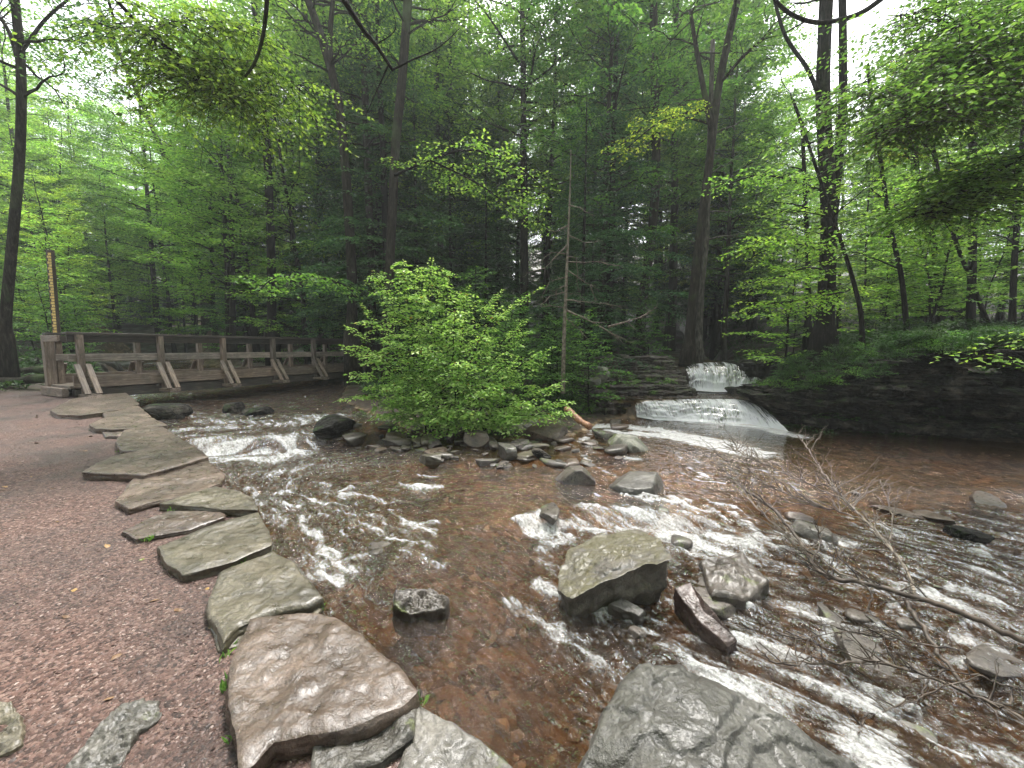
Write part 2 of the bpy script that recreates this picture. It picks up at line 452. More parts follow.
xs = axis([(-110, -30, 4), (-30, -14, .5), (-14, -6, .14), (-6, 5, .045), (5, 12, .09), (12, 24, .6), (24, 110, 4)])
ys = axis([(-30, .4, 1.2), (.4, 5, .045), (5, 14, .07), (14, 24, .35), (24, 50, 1.2), (50, 170, 5)])
gr = link('ground', grid_mesh('ground', xs, ys, H, [M['ground']], True, gattr))
tag(gr, 'reddish gravel path, brown stream bed and dark forest floor', kind='structure')

# ------------------------------------------------------------------ water
def wpt(px, py):
    z = -.5
    for _ in range(12):
        q = gp(px, py, z); z = .5 * z + .5 * float(WZ(q[0], q[1]))
    return gp(px, py, z)

STROKES = [  # px points, width m, intensity
    ([(150, 404), (200, 414), (245, 410)], .35, .6), ([(175, 414), (215, 424), (290, 419), (335, 414)], .35, .75),
    ([(190, 430), (240, 427), (300, 422), (335, 416)], .42, 1.0), ([(205, 446), (250, 444), (305, 434)], .55, 1.08), ([(228, 460), (265, 460), (312, 446)], .5, 1.05),
    ([(255, 474), (310, 468)], .4, .7), ([(280, 500), (330, 520), (390, 532)], .32, .42), ([(355, 524), (398, 534)], .22, .6),
    ([(300, 540), (400, 590), (500, 660)], .4, .22), ([(440, 620), (540, 700)], .35, .2),
    ([(585, 427), (615, 426), (660, 430), (705, 440), (758, 452)], .42, 1.5), ([(610, 431), (660, 435), (720, 448), (752, 455)], .34, 1.5), ([(575, 420), (620, 414)], .18, .8),
    ([(630, 416), (700, 422), (760, 427), (800, 437)], .34, 1.35), ([(596, 428), (582, 442), (600, 452), (640, 460)], .16, .9),
    ([(520, 520), (545, 512), (575, 506), (600, 508)], .16, .9), ([(535, 535), (560, 520), (600, 516), (640, 520)], .22, 1.05), ([(545, 548), (590, 530), (650, 528)], .16, 1.1), ([(640, 518), (690, 538), (745, 548)], .26, 1.1), ([(660, 535), (700, 552), (740, 560)], .2, .9),
    ([(560, 605), (620, 617), (670, 640), (700, 660), (740, 690), (800, 708), (850, 735)], .13, 1.0), ([(610, 612), (690, 650)], .1, .7), ([(590, 600), (640, 610)], .08, .8),
    ([(760, 690), (815, 700), (860, 722), (870, 750), (900, 790)], .26, 1.12), ([(700, 650), (760, 680)], .2, .8),
    ([(730, 540), (780, 560), (820, 600), (850, 640)], .3, .55), ([(760, 590), (800, 590), (870, 585), (950, 605), (1030, 640)], .22, .6),
    ([(900, 590), (970, 600), (1030, 625)], .18, .75), ([(840, 620), (930, 650), (1040, 700)], .25, .5), ([(880, 680), (960, 730), (1040, 760)], .3, .6), ([(690, 600), (740, 620), (800, 650)], .25, .6),
    ([(640, 475), (700, 490), (770, 505), (850, 530)], .4, .36), ([(560, 470), (620, 480)], .2, .4), ([(860, 560), (960, 590), (1040, 600)], .3, .3), ([(930, 700), (1030, 740)], .3, .5), ([(700, 700), (780, 740)], .2, .4),
    ([(400, 600), (440, 606)], .12, .4), ([(560, 540), (556, 600)], .14, .5), ([(960, 680), (1024, 690)], .2, .6), ([(280, 600), (330, 640)], .2, .15),
    ([(60, 371), (100, 366), (180, 362)], 1.2, .8), ([(60, 352), (110, 354)], 1.4, 1.0), ([(150, 372), (230, 372)], .8, .7), ([(200, 360), (260, 366)], .8, .6),
]
_r = random.Random(31)
for _k in range(190):
    if _k < 130: _px, _py = _r.uniform(545, 1030), _r.uniform(515, 765)
    elif _k < 165: _px, _py = _r.uniform(270, 420), _r.uniform(475, 570)
    else: _px, _py = _r.uniform(600, 800), _r.uniform(465, 520)
    if _px < 640 + (_py - 600) * 1.1 and _py > 640: continue
    _l = _r.uniform(25, 90); _a = _r.uniform(.25, .75) if _px > 500 else _r.uniform(-.1, .6)
    STROKES.append(([(_px - _l / 2, _py - _l / 2 * _a), (_px, _py + _r.uniform(-5, 5)), (_px + _l / 2, _py + _l / 2 * _a)], _r.uniform(.03, .10), _r.uniform(.55, 1.0)))
SW = [([tuple(wpt(*p)[:2]) for p in s[0]], s[1], s[2]) for s in STROKES]

def fl(x, y):  # flow aligned coordinates
    wx = .5 * fbm(x * .35, y * .35, s=31, o=2)
    th = R(-47) + wx
    return x * np.cos(th) + y * np.sin(th), -x * np.sin(th) + y * np.cos(th)

def foamf(x, y):
    f = np.zeros_like(x)
    wx = x + .12 * fbm(x * 2.2, y * 2.2, s=41); wy = y + .12 * fbm(x * 2.2, y * 2.2, s=43)
    for pts, w, I in SW:
        d = pdist(wx, wy, pts)
        f = np.maximum(f, I * np.exp(-(d / w) ** 2 * 1.1))
    u, v = fl(x, y)
    st = fbm(u * 1.6, v * 7, s=91, o=4) + .5 * fbm(u * 5, v * 18, s=92, o=2)
    return np.where(f < 1.2, f * (1 + 1.15 * st), f)

def turb(x, y):
    t = .25 + .0 * x
    t = t + .75 * sstep(5.2, 4.0, y) * sstep(-.6, .8, x)
    t = t + .6 * sstep(7.8, 6.3, y) * sstep(-5.2, -3.6, x) * sstep(.3, -1.5, x)
    t = t + .5 * sstep(6.0, 7.2, y) * sstep(-2.4, -3.4, x)
    t = t * (1 - .93 * sstep(3.6, 5.2, x) * sstep(4.4, 5.8, y))
    t = t * (1 - .5 * sstep(-2.2, -.8, x) * sstep(3.4, 2.2, x) * sstep(5.6, 6.6, y))
    return np.clip(t, .03, 1)

def water_z(x, y):
    u, v = fl(x, y)
    f = foamf(x, y); t = turb(x, y)
    t = np.maximum(t, np.clip(f, 0, 1) * .9 * sstep(6.4, 5.4, y * (x > 0)))
    z = WZ(x, y)
    z = z + t * (.06 * fbm(u * 1.3, v * 3.2, s=51, o=3) + .05 * fbm(u * 5, v * 9, s=52, o=3) + .02 * fbm(u * 17, v * 26, s=53, o=2))
    z = z + np.clip(f - .5, 0, 1) * .03 * sstep(6.6, 5.6, y)
    return z

def water_attr(x, y, z):
    dep = z - H(x, y)
    sh = sstep(.05, .0, dep) * .35
    T_ = turb(x, y)
    return {'foam': np.clip(np.maximum(foamf(x, y), .45 * sstep(.45, 1, T_) + .25 * T_ * fbm(x * 1.2, y * 1.2, s=87)) + sh * T_, 0, 1.3), 'turb': turb(x, y)}

def water_material():
    t = NT('stream_water')
    f = t.attr('foam'); tb = t.attr('turb')
    ps = t.pos((1, 1, 1), rot=(0, 0, R(47)))
    def st(sx, sy): return t.n('Mapping', ins={'Vector': ps, 'Scale': (sx, sy, 1)}).outputs[0]
    n1 = t.noise(st(2.2, 6), 1.7, 6, .68, 1.0)
    n2 = t.noise(st(9, 26), 1.3, 5, .65, .6)
    n3 = t.noise(st(1.0, 2.2), 7.0, 4, .6, 1.2)
    n4 = t.noise(ps, 34, 4, .7, .5)
    nn = t.math('ADD', t.math('ADD', t.math('MULTIPLY', n1, .38), t.math('MULTIPLY', n4, .2)), t.math('ADD', t.math('MULTIPLY', n2, .22), t.math('MULTIPLY', n3, .20)))
    # streaky foam: threshold falls as foam rises
    thr = t.math('SUBTRACT', .64, t.math('MULTIPLY', f, .235))
    mk = t.math('MULTIPLY', t.math('SUBTRACT', nn, thr), 3.1, clamp=True)
    mk = t.math('MULTIPLY', mk, t.math('MULTIPLY', f, 3.0, clamp=True))
    mk = t.math('MULTIPLY', mk, t.ramp(n4, [(.36, .55), (.58, 1.0)]))
    # ripples
    w1 = t.noise(st(4, 9), 1.6, 5, .6, 1.2)
    w2 = t.noise(st(14, 26), 1.4, 4, .6, .8)
    hh = t.math('ADD', t.math('MULTIPLY', w1, 1.0), t.math('MULTIPLY', w2, .22))
    hh = t.math('MULTIPLY', hh, t.math('ADD', t.math('MULTIPLY', tb, .95), .07))
    bn = t.bump(hh, .16)
    fr = t.n('Fresnel', ins={'IOR': 1.42, 'Normal': bn}).outputs[0]
    gl = t.n('BsdfGlossy', ins={'Color': (1, 1, 1, 1), 'Roughness': .035, 'Normal': bn}).outputs[0]
    tr = t.n('BsdfTransparent', ins={'Color': (.86, .61, .34, 1)}).outputs[0]
    mu = t.n('BsdfDiffuse', ins={'Color': (.055, .028, .011, 1), 'Normal': bn}).outputs[0]
    body = t.n('MixShader', ins={0: .25, 1: tr, 2: mu}).outputs[0]
    wat = t.n('MixShader', ins={0: t.math('ADD', t.math('MULTIPLY', fr, 1.5), .005, clamp=True), 1: body, 2: gl}).outputs[0]
    fb = t.bump(t.math('ADD', n2, n1), .05)
    fo = t.n('BsdfPrincipled', ins={'Base Color': (.82, .83, .82, 1), 'Roughness': .55, 'Normal': fb}).outputs[0]
    sh = t.n('MixShader', ins={0: mk, 1: wat, 2: fo}).outputs[0]
    return t.done(sh)
M['water'] = water_material()

wxs = axis([(-40, -14, .35), (-14, -5.5, .07), (-5.5, 4.5, .02), (4.5, 14, .05)])
wys = axis([(.3, 5.0, .017), (5.0, 10, .035), (10, 14, .08), (14, 50, .4)])
def wkeep(x, y, z):
    a, b, c = ground_parts(x, y)
    k = (a < .3) & (b < .35) & (c < .5)
    k &= ~((x > 2.2) & (y > 11.35)) 
    k &= ~((x > 6.0) & (y > 11.2))
    return k
wt = link('stream_water', grid_mesh('stream_water', wxs, wys, water_z, [M['water']], True, water_attr, wkeep))
tag(wt, 'clear brown stream water with white foam', kind='structure')

# ---- waterfalls
def fall_material():
    t = NT('falling_water')
    u = t.attr('across'); v = t.attr('down')
    cv = t.n('CombineXYZ', ins={0: u, 1: v}).outputs[0]
    def st(a, b): return t.n('Mapping', ins={'Vector': cv, 'Scale': (a, b, 1)}).outputs[0]
    n1 = t.noise(st(6.5, .9), 1.5, 6, .7, .3)
    n2 = t.noise(st(26, 2.6), 1.2, 4, .6, .3)
    n3 = t.noise(st(2, 2), 1.2, 3, .6)
    nn = t.math('ADD', t.math('MULTIPLY', n1, .5), t.math('ADD', t.math('MULTIPLY', n2, .28), t.math('MULTIPLY', n3, .22)))
    th = t.math('SUBTRACT', .585, t.math('MULTIPLY', t.attr('foam'), .20))
    mk = t.math('MULTIPLY', t.math('SUBTRACT', nn, th), 11.0, clamp=True)
    bn = t.bump(nn, .05)
    fo = t.n('BsdfPrincipled', ins={'Base Color': (.88, .89, .9, 1), 'Roughness': .4, 'Normal': bn}).outputs[0]
    fo = t.n('MixShader', ins={0: .45, 1: fo, 2: t.n('BsdfTranslucent', ins={'Color': (.9, .92, .93, 1), 'Normal': bn}).outputs[0]}).outputs[0]
    tr = t.n('BsdfTransparent', ins={'Color': (.75, .7, .62, 1)}).outputs[0]
    gl = t.n('BsdfGlossy', ins={'Color': (1, 1, 1, 1), 'Roughness': .15, 'Normal': bn}).outputs[0]
    w = t.n('MixShader', ins={0: .25, 1: tr, 2: gl}).outputs[0]
    return t.done(t.n('MixShader', ins={0: mk, 1: w, 2: fo}).outputs[0])
M['fall'] = fall_material()
t_ = NT('wet_black_rock'); _n = t_.noise(t_.pos((1, 1, 3)), 4, 6, .6)
M['wetrock'] = t_.done(t_.bsdf(t_.ramp(_n, [(.35, (.012, .011, .009)), (.6, (.05, .043, .034)), (.75, (.10, .085, .07))]), .25, t_.bump(_n, .04)))

def fall(name, crest, base, seed, nu=150, nv=40, bulge=.2, foam0=.55):
    cr = np.array(crest); ba = np.array(base)
    tu = np.linspace(0, 1, nu)
    def along(P):
        tt = np.linspace(0, 1, len(P)); return np.stack([np.interp(tu, tt, P[:, k]) for k in range(3)], 1)
    A = along(cr); B = along(ba)
    L = np.linalg.norm(A[-1] - A[0])
    V = []; ac = []; dn = []; fo = []
    for j in range(nv):
        v = j / (nv - 1)
        h = v ** 1.0
        prof_z = sstep(0, 1, v) * .35 + .65 * v ** 1.6
        P = A + (B - A) * h
        P[:, 2] = A[:, 2] + (B[:, 2] - A[:, 2]) * prof_z
        nn = fbm(tu * L * 3.0, np.full(nu, v * 2.2), s=seed, o=4)
        st = np.floor(v * 4 + fbm(tu * L * 1.2, tu * 0, s=seed + 3) * 1.2) / 4
        P[:, 1] -= bulge * sin(pi * min(v * 1.1, 1)) * .5 + .15 * nn * sin(pi * v) + .22 * (st - v) * sin(pi * v)
        P[:, 2] += .03 * nn * sin(pi * v)
        V.append(P); ac.append(tu * L); dn.append(np.full(nu, v))
        fo.append(foam0 + .5 * sstep(.6, 1, v) + .6 * fbm(tu * L * 1.6, tu * 0 + v * 1.2, s=seed + 9) + .25 * sstep(.5, 1, tu))
    V = np.concatenate(V)
    i = np.arange(nv - 1)[:, None] * nu; j = np.arange(nu - 1)[None, :]
    F = np.stack([i + j, i + nu + j, i + nu + j + 1, i + j + 1], -1).reshape(-1, 4)
    me = make_mesh(name, V, [F], [M['fall']], True, {'across': np.concatenate(ac), 'down': np.concatenate(dn), 'foam': np.concatenate(fo)})
    root = link(name, me)
    # rock behind the sheet
    V2 = V.copy(); V2[:, 1] += .07; V2[:, 2] -= .03
    me2 = make_mesh('rock_face', V2, [F], [M['wetrock']], True)
    link('rock_face', me2, root)
    return root

lo = fall('waterfall', [dp(634, 403, 11.2), dp(642, 400, 11.15), dp(690, 399, 11.1), dp(735, 399, 11.0), dp(752, 402, 10.9)],
          [dp(637, 417, 10.95), dp(655, 420, 10.7), dp(700, 422, 10.4), dp(750, 425, 10.1), dp(796, 438, 9.0)], 5, 190, 44, .2, .55)
tag(lo, 'wide lower waterfall tier pouring over a low ledge into the foamy pool', 'waterfall', kind='structure')
up = fall('waterfall', [dp(684, 368, 13.4), dp(692, 364.5, 13.6), dp(706, 362.5, 13.7), dp(724, 362, 13.7), dp(738, 365, 13.6), dp(748, 371, 13.4), dp(758, 379, 13.1)],
          [dp(690, 390, 12.9), dp(700, 391, 12.7), dp(714, 392, 12.55), dp(730, 392, 12.5), dp(742, 390, 12.55), dp(751, 386, 12.7), dp(759, 380, 13.0)], 15, 120, 40, .35, .6)
tag(up, 'rounded upper waterfall tier below the mossy leaning tree', 'waterfall', kind='structure')

# small pools on the two tiers
M['pool'] = M['water']
def poolmesh(name, x0, x1, y0, y1, z, foamrow):
    xs = np.arange(x0, x1, .04); ys = np.arange(y0, y1, .04)
    return grid_mesh(name, xs, ys, lambda x, y: z + .012 * fbm(x * 6, y * 6, s=4), [M['water']], True,
                     lambda x, y, zz: {'foam': np.clip(1.2 * np.exp(-(pdist(x, y, foamrow) / .28) ** 2), 0, 1.2), 'turb': np.full(len(x), .4)})
zl = dp(690, 399, 11.1)[2]
pl = link('ledge_pool_water', poolmesh('ledge_pool_water', 3.0, 8.6, 11.05, 13.4, zl - .01, [tuple(dp(685, 391, 12.7)[:2]), tuple(dp(740, 390, 12.65)[:2]), tuple(dp(760, 380, 12.9)[:2])]))
tag(pl, 'narrow strip of dark water between the two waterfall tiers', kind='structure')
zu = dp(720, 362.5, 13.6)[2]
pu = link('upper_stream_water', poolmesh('upper_stream_water', 5.3, 8.6, 13.75, 19, zu - .04, [(6, 13.6), (7.5, 13.6)]))
tag(pu, 'stream water above the upper waterfall tier', kind='structure')
# ------------------------------------------------------------------ rocks
def slab_mesh(name, outline, thick, mat, seed=0, bump=.012, edge=.02, layers=1, jag=.02, rough=1.0, n=110, dome=0.0, rim=.02, ctr=None, under=0.0, terr=0.0):
    """outline: world 3D points of the top face; rings towards the centre, then the broken side down to the underside"""
    O = np.array(outline, float)
    P = np.concatenate([O, O[:1]])
    seg = np.linalg.norm(np.diff(P, axis=0), axis=1); cum = np.concatenate([[0], np.cumsum(seg)])
    s = np.linspace(0, cum[-1], n, endpoint=False)
    Q = np.stack([np.interp(s, cum, P[:, k]) for k in range(3)], 1)
    c = Q.mean(0) if ctr is None else np.array(ctr)
    # orientation ccw
    ar = np.sum(Q[:, 0] * np.roll(Q[:, 1], -1) - np.roll(Q[:, 0], -1) * Q[:, 1])
    if ar < 0: Q = Q[::-1]
    size = math.sqrt(abs(ar) / 2)
    d = Q - c; rr = np.linalg.norm(d[:, :2], axis=1)[:, None]
    ang = np.cumsum(np.linalg.norm(Q - np.roll(Q, 1, 0), axis=1))
    jg = fbm(Q[:, 0] * 5 / size, Q[:, 1] * 5 / size, s=seed, o=4)[:, None]
    dirn = d / (rr + 1e-6); dirn[:, 2] = 0
    Q = Q + dirn * jg * jag * size * 2
    # plane fit of top
    A = np.c_[O[:, :2], np.ones(len(O))]
    co, *_ = np.linalg.lstsq(A, O[:, 2], rcond=None)
    rings = []
    R_ = 64 if terr else 26; grv = []
    rim = rim * .55
    for k in range(1, R_ + 1):
        f = (k / R_) ** .85
        p = c + (Q - c) * f
        x, y = p[:, 0], p[:, 1]
        nz = fbm(x * 3.5 / size + seed, y * 3.5 / size, s=seed + 1, o=5) * bump * 2.2 + np.round(fbm(x * 2.0 / size, y * 2.0 / size + seed, s=seed + 2, o=3) * 3.2) / 3.2 * bump * 2.0 + fbm(x * 22, y * 22, s=seed + 5, o=3) * bump * .35
        ed = (1 - f)
        p[:, 2] = p[:, 2] + nz * min(1, .4 + ed * 5) - rim * max(0, 1 - ed / .06) ** 2 + dome * (1 - f * f)
        if terr:
            q_ = (fbm(x * .9 + .9 * y, (y - .8 * x) * 2.0, s=seed + 31, o=1) + .10 * fbm(x * 7, y * 7, s=seed + 33, o=3)) * terr
            fr_ = q_ - np.floor(q_)
            p[:, 2] = p[:, 2] + (.016 if terr > 4 else .010) * (np.floor(q_) + sstep(0, .16, fr_) - .35 * fr_)
            m_ = sstep(-.35, .25, fbm(x * 2.2, y * 2.2, s=seed + 35, o=3))
            grv.append(np.clip(sstep(.16, .02, fr_) + sstep(.97, 1, fr_), 0, 1) * m_)
        rings.append(p)
    # sides
    K = 5 + 3 * layers
    top = rings[-1]; rings.append(top.copy()); cut = len(rings) - 1
    for k in range(1, K + 1):
        f = k / K
        p = top.copy()
        p[:, 2] = top[:, 2] - thick * f * (1 + .0 * f)
        lay = np.round(f * layers * 1.5) / (layers * 1.5 + 1e-6)
        off = .35 * edge * sin(pi * f) + edge * fbm(ang * 3 / size * .5, np.full(n, lay * 9), s=seed + 7, o=3) + edge * .5 * fbm(ang * 14, np.full(n, f * 8), s=seed + 8, o=2)
        p[:, :2] += dirn[:, :2] * (off - edge * .6 * f - under * f ** .7)[:, None]
        rings.append(p)
    V = np.concatenate([[c + np.array([0, 0, dome])]] + rings)
    j = np.arange(n); F = []; nr = len(rings)
    T = np.stack([np.zeros(n, int), 1 + j, 1 + (j + 1) % n], 1)
    for r in range(nr - 1):
        if r == cut - 1: continue
        a = 1 + r * n; b = a + n
        F.append(np.stack([a + j, b + j, b + (j + 1) % n, a + (j + 1) % n], 1))
    at = None
    if terr:
        gg = np.concatenate([[0]] + grv); at = {'groove': np.concatenate([gg, np.zeros(len(V) - len(gg))])}
    me = make_mesh(name, V, [T, np.concatenate(F)], [mat], True, at)
    return me

def slab(outline, thick, mat, label, seed, name='flagstone', cat='flagstone', group=None, **k):
    O = np.array(outline, float); c = O.mean(0)
    me = slab_mesh(name, O - c, thick, mat, seed, **k)
    o = link(name, me, loc=c)
    return tag(o, label, cat, group)

def ico(sub=3):
    import bmesh
    bm = bmesh.new(); bmesh.ops.create_icosphere(bm, subdivisions=sub, radius=1)
    V = np.array([v.co[:] for v in bm.verts]); F = np.array([[v.index for v in f.verts] for f in bm.faces]); bm.free()
    return V, F
ICO3 = ico(3); ICO4 = ico(5)

def rock_mesh(name, sx, sy, sz, mat, seed, planes=9, hi=True, nz=.06, flat=False):
    V, F = (ICO4 if hi else ICO3); V = V.copy()
    rg = np.random.default_rng(seed)
    for _ in range(planes):
        nrm = rg.normal(size=3); nrm[2] *= .8; nrm /= np.linalg.norm(nrm)
        dd = rg.uniform(.45, .8)
        ex = V @ nrm - dd
        V -= np.where(ex > 0, ex * .93, 0)[:, None] * nrm
    ex = V[:, 2] - (.35 if flat else .6); V[:, 2] -= np.where(ex > 0, ex * .85, 0)
    n = fbm(V[:, 0] * 1.8 + seed, V[:, 1] * 1.8, V[:, 2] * 1.8, s=seed, o=5)
    V *= (1 + nz * 2 * n)[:, None]
    V *= np.array([sx, sy, sz])
    return make_mesh(name, V, [F], [mat], True)

def rock(px, py, w, mat, label, seed, d=.8, h=.5, name='rock', cat='rock', z=None, rot=None, tilt=0, lift=.25, group=None, Y=None, hi=True, flat=False, planes=9):
    """w: width in pixels of the rock at that place"""
    q = wpt(px, py) if z is None else gp(px, py, z)
    if Y is not None: q = dp(px, py, Y)
    W = w / FPX * q[1] * .5 * (1 + .25 * abs(px - 512) / 512 * 0)
    me = rock_mesh(name, W * 1.25, W * 1.25 * d, W * 1.3 * h, mat, seed, planes, hi, flat=flat)
    o = link(name, me, loc=(q[0], q[1], q[2] + W * h * (lift - .2)))
    rg = random.Random(seed)
    o.rotation_euler = (tilt + rg.uniform(-.1, .1), rg.uniform(-.12, .12), rg.uniform(0, 6) if rot is None else rot)
    return tag(o, label, cat, group)

def S(pts, dz): return [gpath(x, y, dz) for x, y in pts]

# ---- edge flagstones, near to far
flag = [
 ([(415, 702), (440, 716), (480, 737), (540, 790), (500, 840), (400, 840), (385, 800), (405, 745)], .015, .16, 'rock_grey', 'grey stone at the bottom edge, half hidden beside the largest flagstone'),
 ([(312, 772), (312, 735), (360, 712), (405, 694), (418, 688), (414, 737), (382, 760), (345, 775)], .03, .12, 'rock_grey', 'lower stone layer sticking out under the largest flagstone'),
 ([(250, 618), (300, 611), (318, 612), (335, 617), (352, 628), (398, 665), (418, 690), (400, 704), (359, 722), (316, 735), (273, 741), (252, 765), (240, 765), (230, 702), (230, 663)], .075, .10, 'rock_path', 'largest reddish wet flagstone nearest the camera at the stream edge'),
 ([(214, 590), (225, 600), (240, 608), (305, 585), (324, 604), (314, 618), (255, 640), (218, 650), (206, 610)], .02, .07, 'rock_olive', 'mossy underlayer stone below the rounded second flagstone'),
 ([(221, 573), (273, 552), (292, 563), (309, 581), (321, 597), (305, 605), (275, 611), (240, 624), (225, 640), (212, 612), (211, 595)], .065, .07, 'rock_olive', 'second flagstone, rounded olive one behind the largest'),
 ([(162, 546), (207, 527), (232, 519), (256, 513), (264, 528), (270, 544), (234, 560), (184, 573), (170, 562)], .05, .09, 'rock_olive', 'third flagstone, squarish olive one with a thick dark front edge'),
 ([(125, 530), (145, 520), (168, 511), (219, 511), (222, 517), (188, 529), (160, 534), (137, 538)], .03, .05, 'rock_path', 'small tan flagstone set on the gravel beside the squarish olive one'),
 ([(162, 503), (190, 494), (215, 486), (235, 490), (250, 497), (256, 509), (219, 508), (190, 505)], .055, .06, 'rock_olive', 'wedge shaped olive flagstone with a straight front edge'),
 ([(119, 499), (137, 477), (170, 470), (206, 461), (222, 474), (218, 482), (187, 495), (155, 500), (131, 507)], .04, .05, 'rock_path', 'broad pinkish flagstone with a split running through it'),
 ([(84, 471), (100, 462), (119, 455), (150, 447), (184, 441), (206, 457), (175, 466), (144, 474), (115, 472)], .09, .09, 'rock_path', 'long pointed tan flagstone reaching far onto the gravel'),
 ([(117, 441), (125, 430), (145, 428), (162, 427), (184, 441), (162, 447), (140, 450), (122, 449)], .08, .09, 'rock_path', 'plump tan flagstone behind the long pointed one'),
 ([(103, 432), (114, 427), (128, 427), (133, 432), (120, 436), (106, 436)], .03, .04, 'rock_path', 'tiny flat flagstone lying at the gravel side among the far slabs'),
 ([(91, 424), (106, 417), (137, 416), (152, 418), (166, 425), (145, 428), (131, 428), (112, 429), (97, 428)], .09, .10, 'rock_path', 'wide tan flagstone fourth from the bridge'),
 ([(103, 411), (120, 407), (137, 405), (150, 416), (137, 418), (120, 418), (106, 417)], .07, .08, 'rock_path', 'small tan flagstone second from the bridge'),
 ([(52, 410), (72, 399), (100, 395), (124, 393), (138, 404), (120, 409), (103, 412), (80, 415), (59, 414)], .08, .10, 'rock_path', 'broad flagstone right in front of the bridge end'),
]
for i, (pts, dz, th, m, lab) in enumerate(flag):
    far = pts[0][1] < 460
    cx_ = sum(p[0] for p in pts) / len(pts); cy_ = sum(p[1] for p in pts) / len(pts); k_ = 1.05 if i > 3 else 1.0
    pts = [(cx_ + (a_ - cx_) * k_, cy_ + (b_ - cy_) * k_) for a_, b_ in pts]
    slab(S(pts, dz + .004 * (i % 3)), th + .03, M[m], lab, 100 + i * 3, bump=.011 if i in (2,) else .008, edge=.018, jag=.012, rim=.012 if i != 4 else .02, layers=2, n=140)
for i, (pts, m, lab) in enumerate([
 ([(-30, 702), (0, 700), (14, 703), (20, 715), (24, 742), (10, 752), (-30, 757)], 'rock_olive', 'flat grey stone sunk in the gravel at the far left'),
 ([(160, 698), (161, 712), (150, 725), (132, 738), (120, 765), (70, 772), (66, 765), (85, 745), (104, 722), (120, 706), (140, 699)], 'rock_grey', 'ridged grey bedrock patch showing through the gravel')]):
    slab(S(pts, .022), .08, M[m], lab, 300 + i, name='stone', cat='stone', bump=.012, jag=.05, rim=.015)

# ---- boulders in the stream
def B(pts): return [dp(x, y, Y) for x, y, Y in pts]
zb = lambda px, py, z: gp(px, py, z)
slab([zb(575, 790, -.62), zb(590, 740, -.56), zb(603, 718, -.55), zb(627, 683, -.55), zb(642, 672, -.52), zb(674, 671, -.5), zb(729, 692, -.5), zb(788, 724, -.52), zb(830, 752, -.6), zb(880, 790, -.68), zb(830, 900, -.6), zb(640, 900, -.6)], .4, M['rock_big'],
     'big grey boulder with curved eroded grooves in the bottom foreground', 401, name='boulder', cat='boulder', bump=.02, edge=.05, jag=.02, dome=.16, rim=.06, n=280, terr=5.5)
slab([zb(556, 575, -.60), zb(572, 545, -.56), zb(603, 532, -.5), zb(642, 526, -.42), zb(660, 540, -.38), zb(670, 560, -.36), zb(642, 566, -.40), zb(603, 583, -.50), zb(572, 600, -.60), zb(558, 592, -.64)], .42, M['rock_moss'],
     'large tilted mossy boulder in the middle of the rapids', 402, name='boulder', cat='boulder', bump=.018, edge=.04, jag=.025, rim=.012, layers=3, n=240, under=.07, terr=3.0)
slab([zb(674, 588, -.58), zb(690, 582, -.55), zb(704, 600, -.57), (zb(738, 640, -.72)), zb(727, 645, -.74), zb(700, 622, -.68)], .2, M['rock_red'],
     'narrow reddish slab leaning into the rapids beside the mossy boulder', 403, name='rock', cat='rock', bump=.006, jag=.02)
slab([zb(608, 604, -.68), zb(622, 597, -.66), zb(645, 610, -.70), zb(640, 616, -.72), zb(620, 609, -.7)], .1, M['rock_grey'],
     'small pale slab poking out under the mossy boulder', 404, name='rock', cat='rock', bump=.004)
slab([zb(700, 560, -.62), zb(742, 552, -.6), (zb(770, 580, -.64)), zb(745, 600, -.68), zb(712, 595, -.66)], .2, M['rock_wet'],
     'wet brown rock washed by foam right of the mossy boulder', 405, name='rock', cat='rock', bump=.02, dome=.03, rim=.03)
slab([zb(395, 590, -.44), zb(430, 586, -.46), zb(450, 598, -.5), zb(445, 606, -.53), zb(410, 612, -.53), zb(392, 606, -.5)], .2, M['rock_wet'],
     'lone dark wet rock in the brown shallows', 406, name='rock', cat='rock', bump=.02, rim=.03)
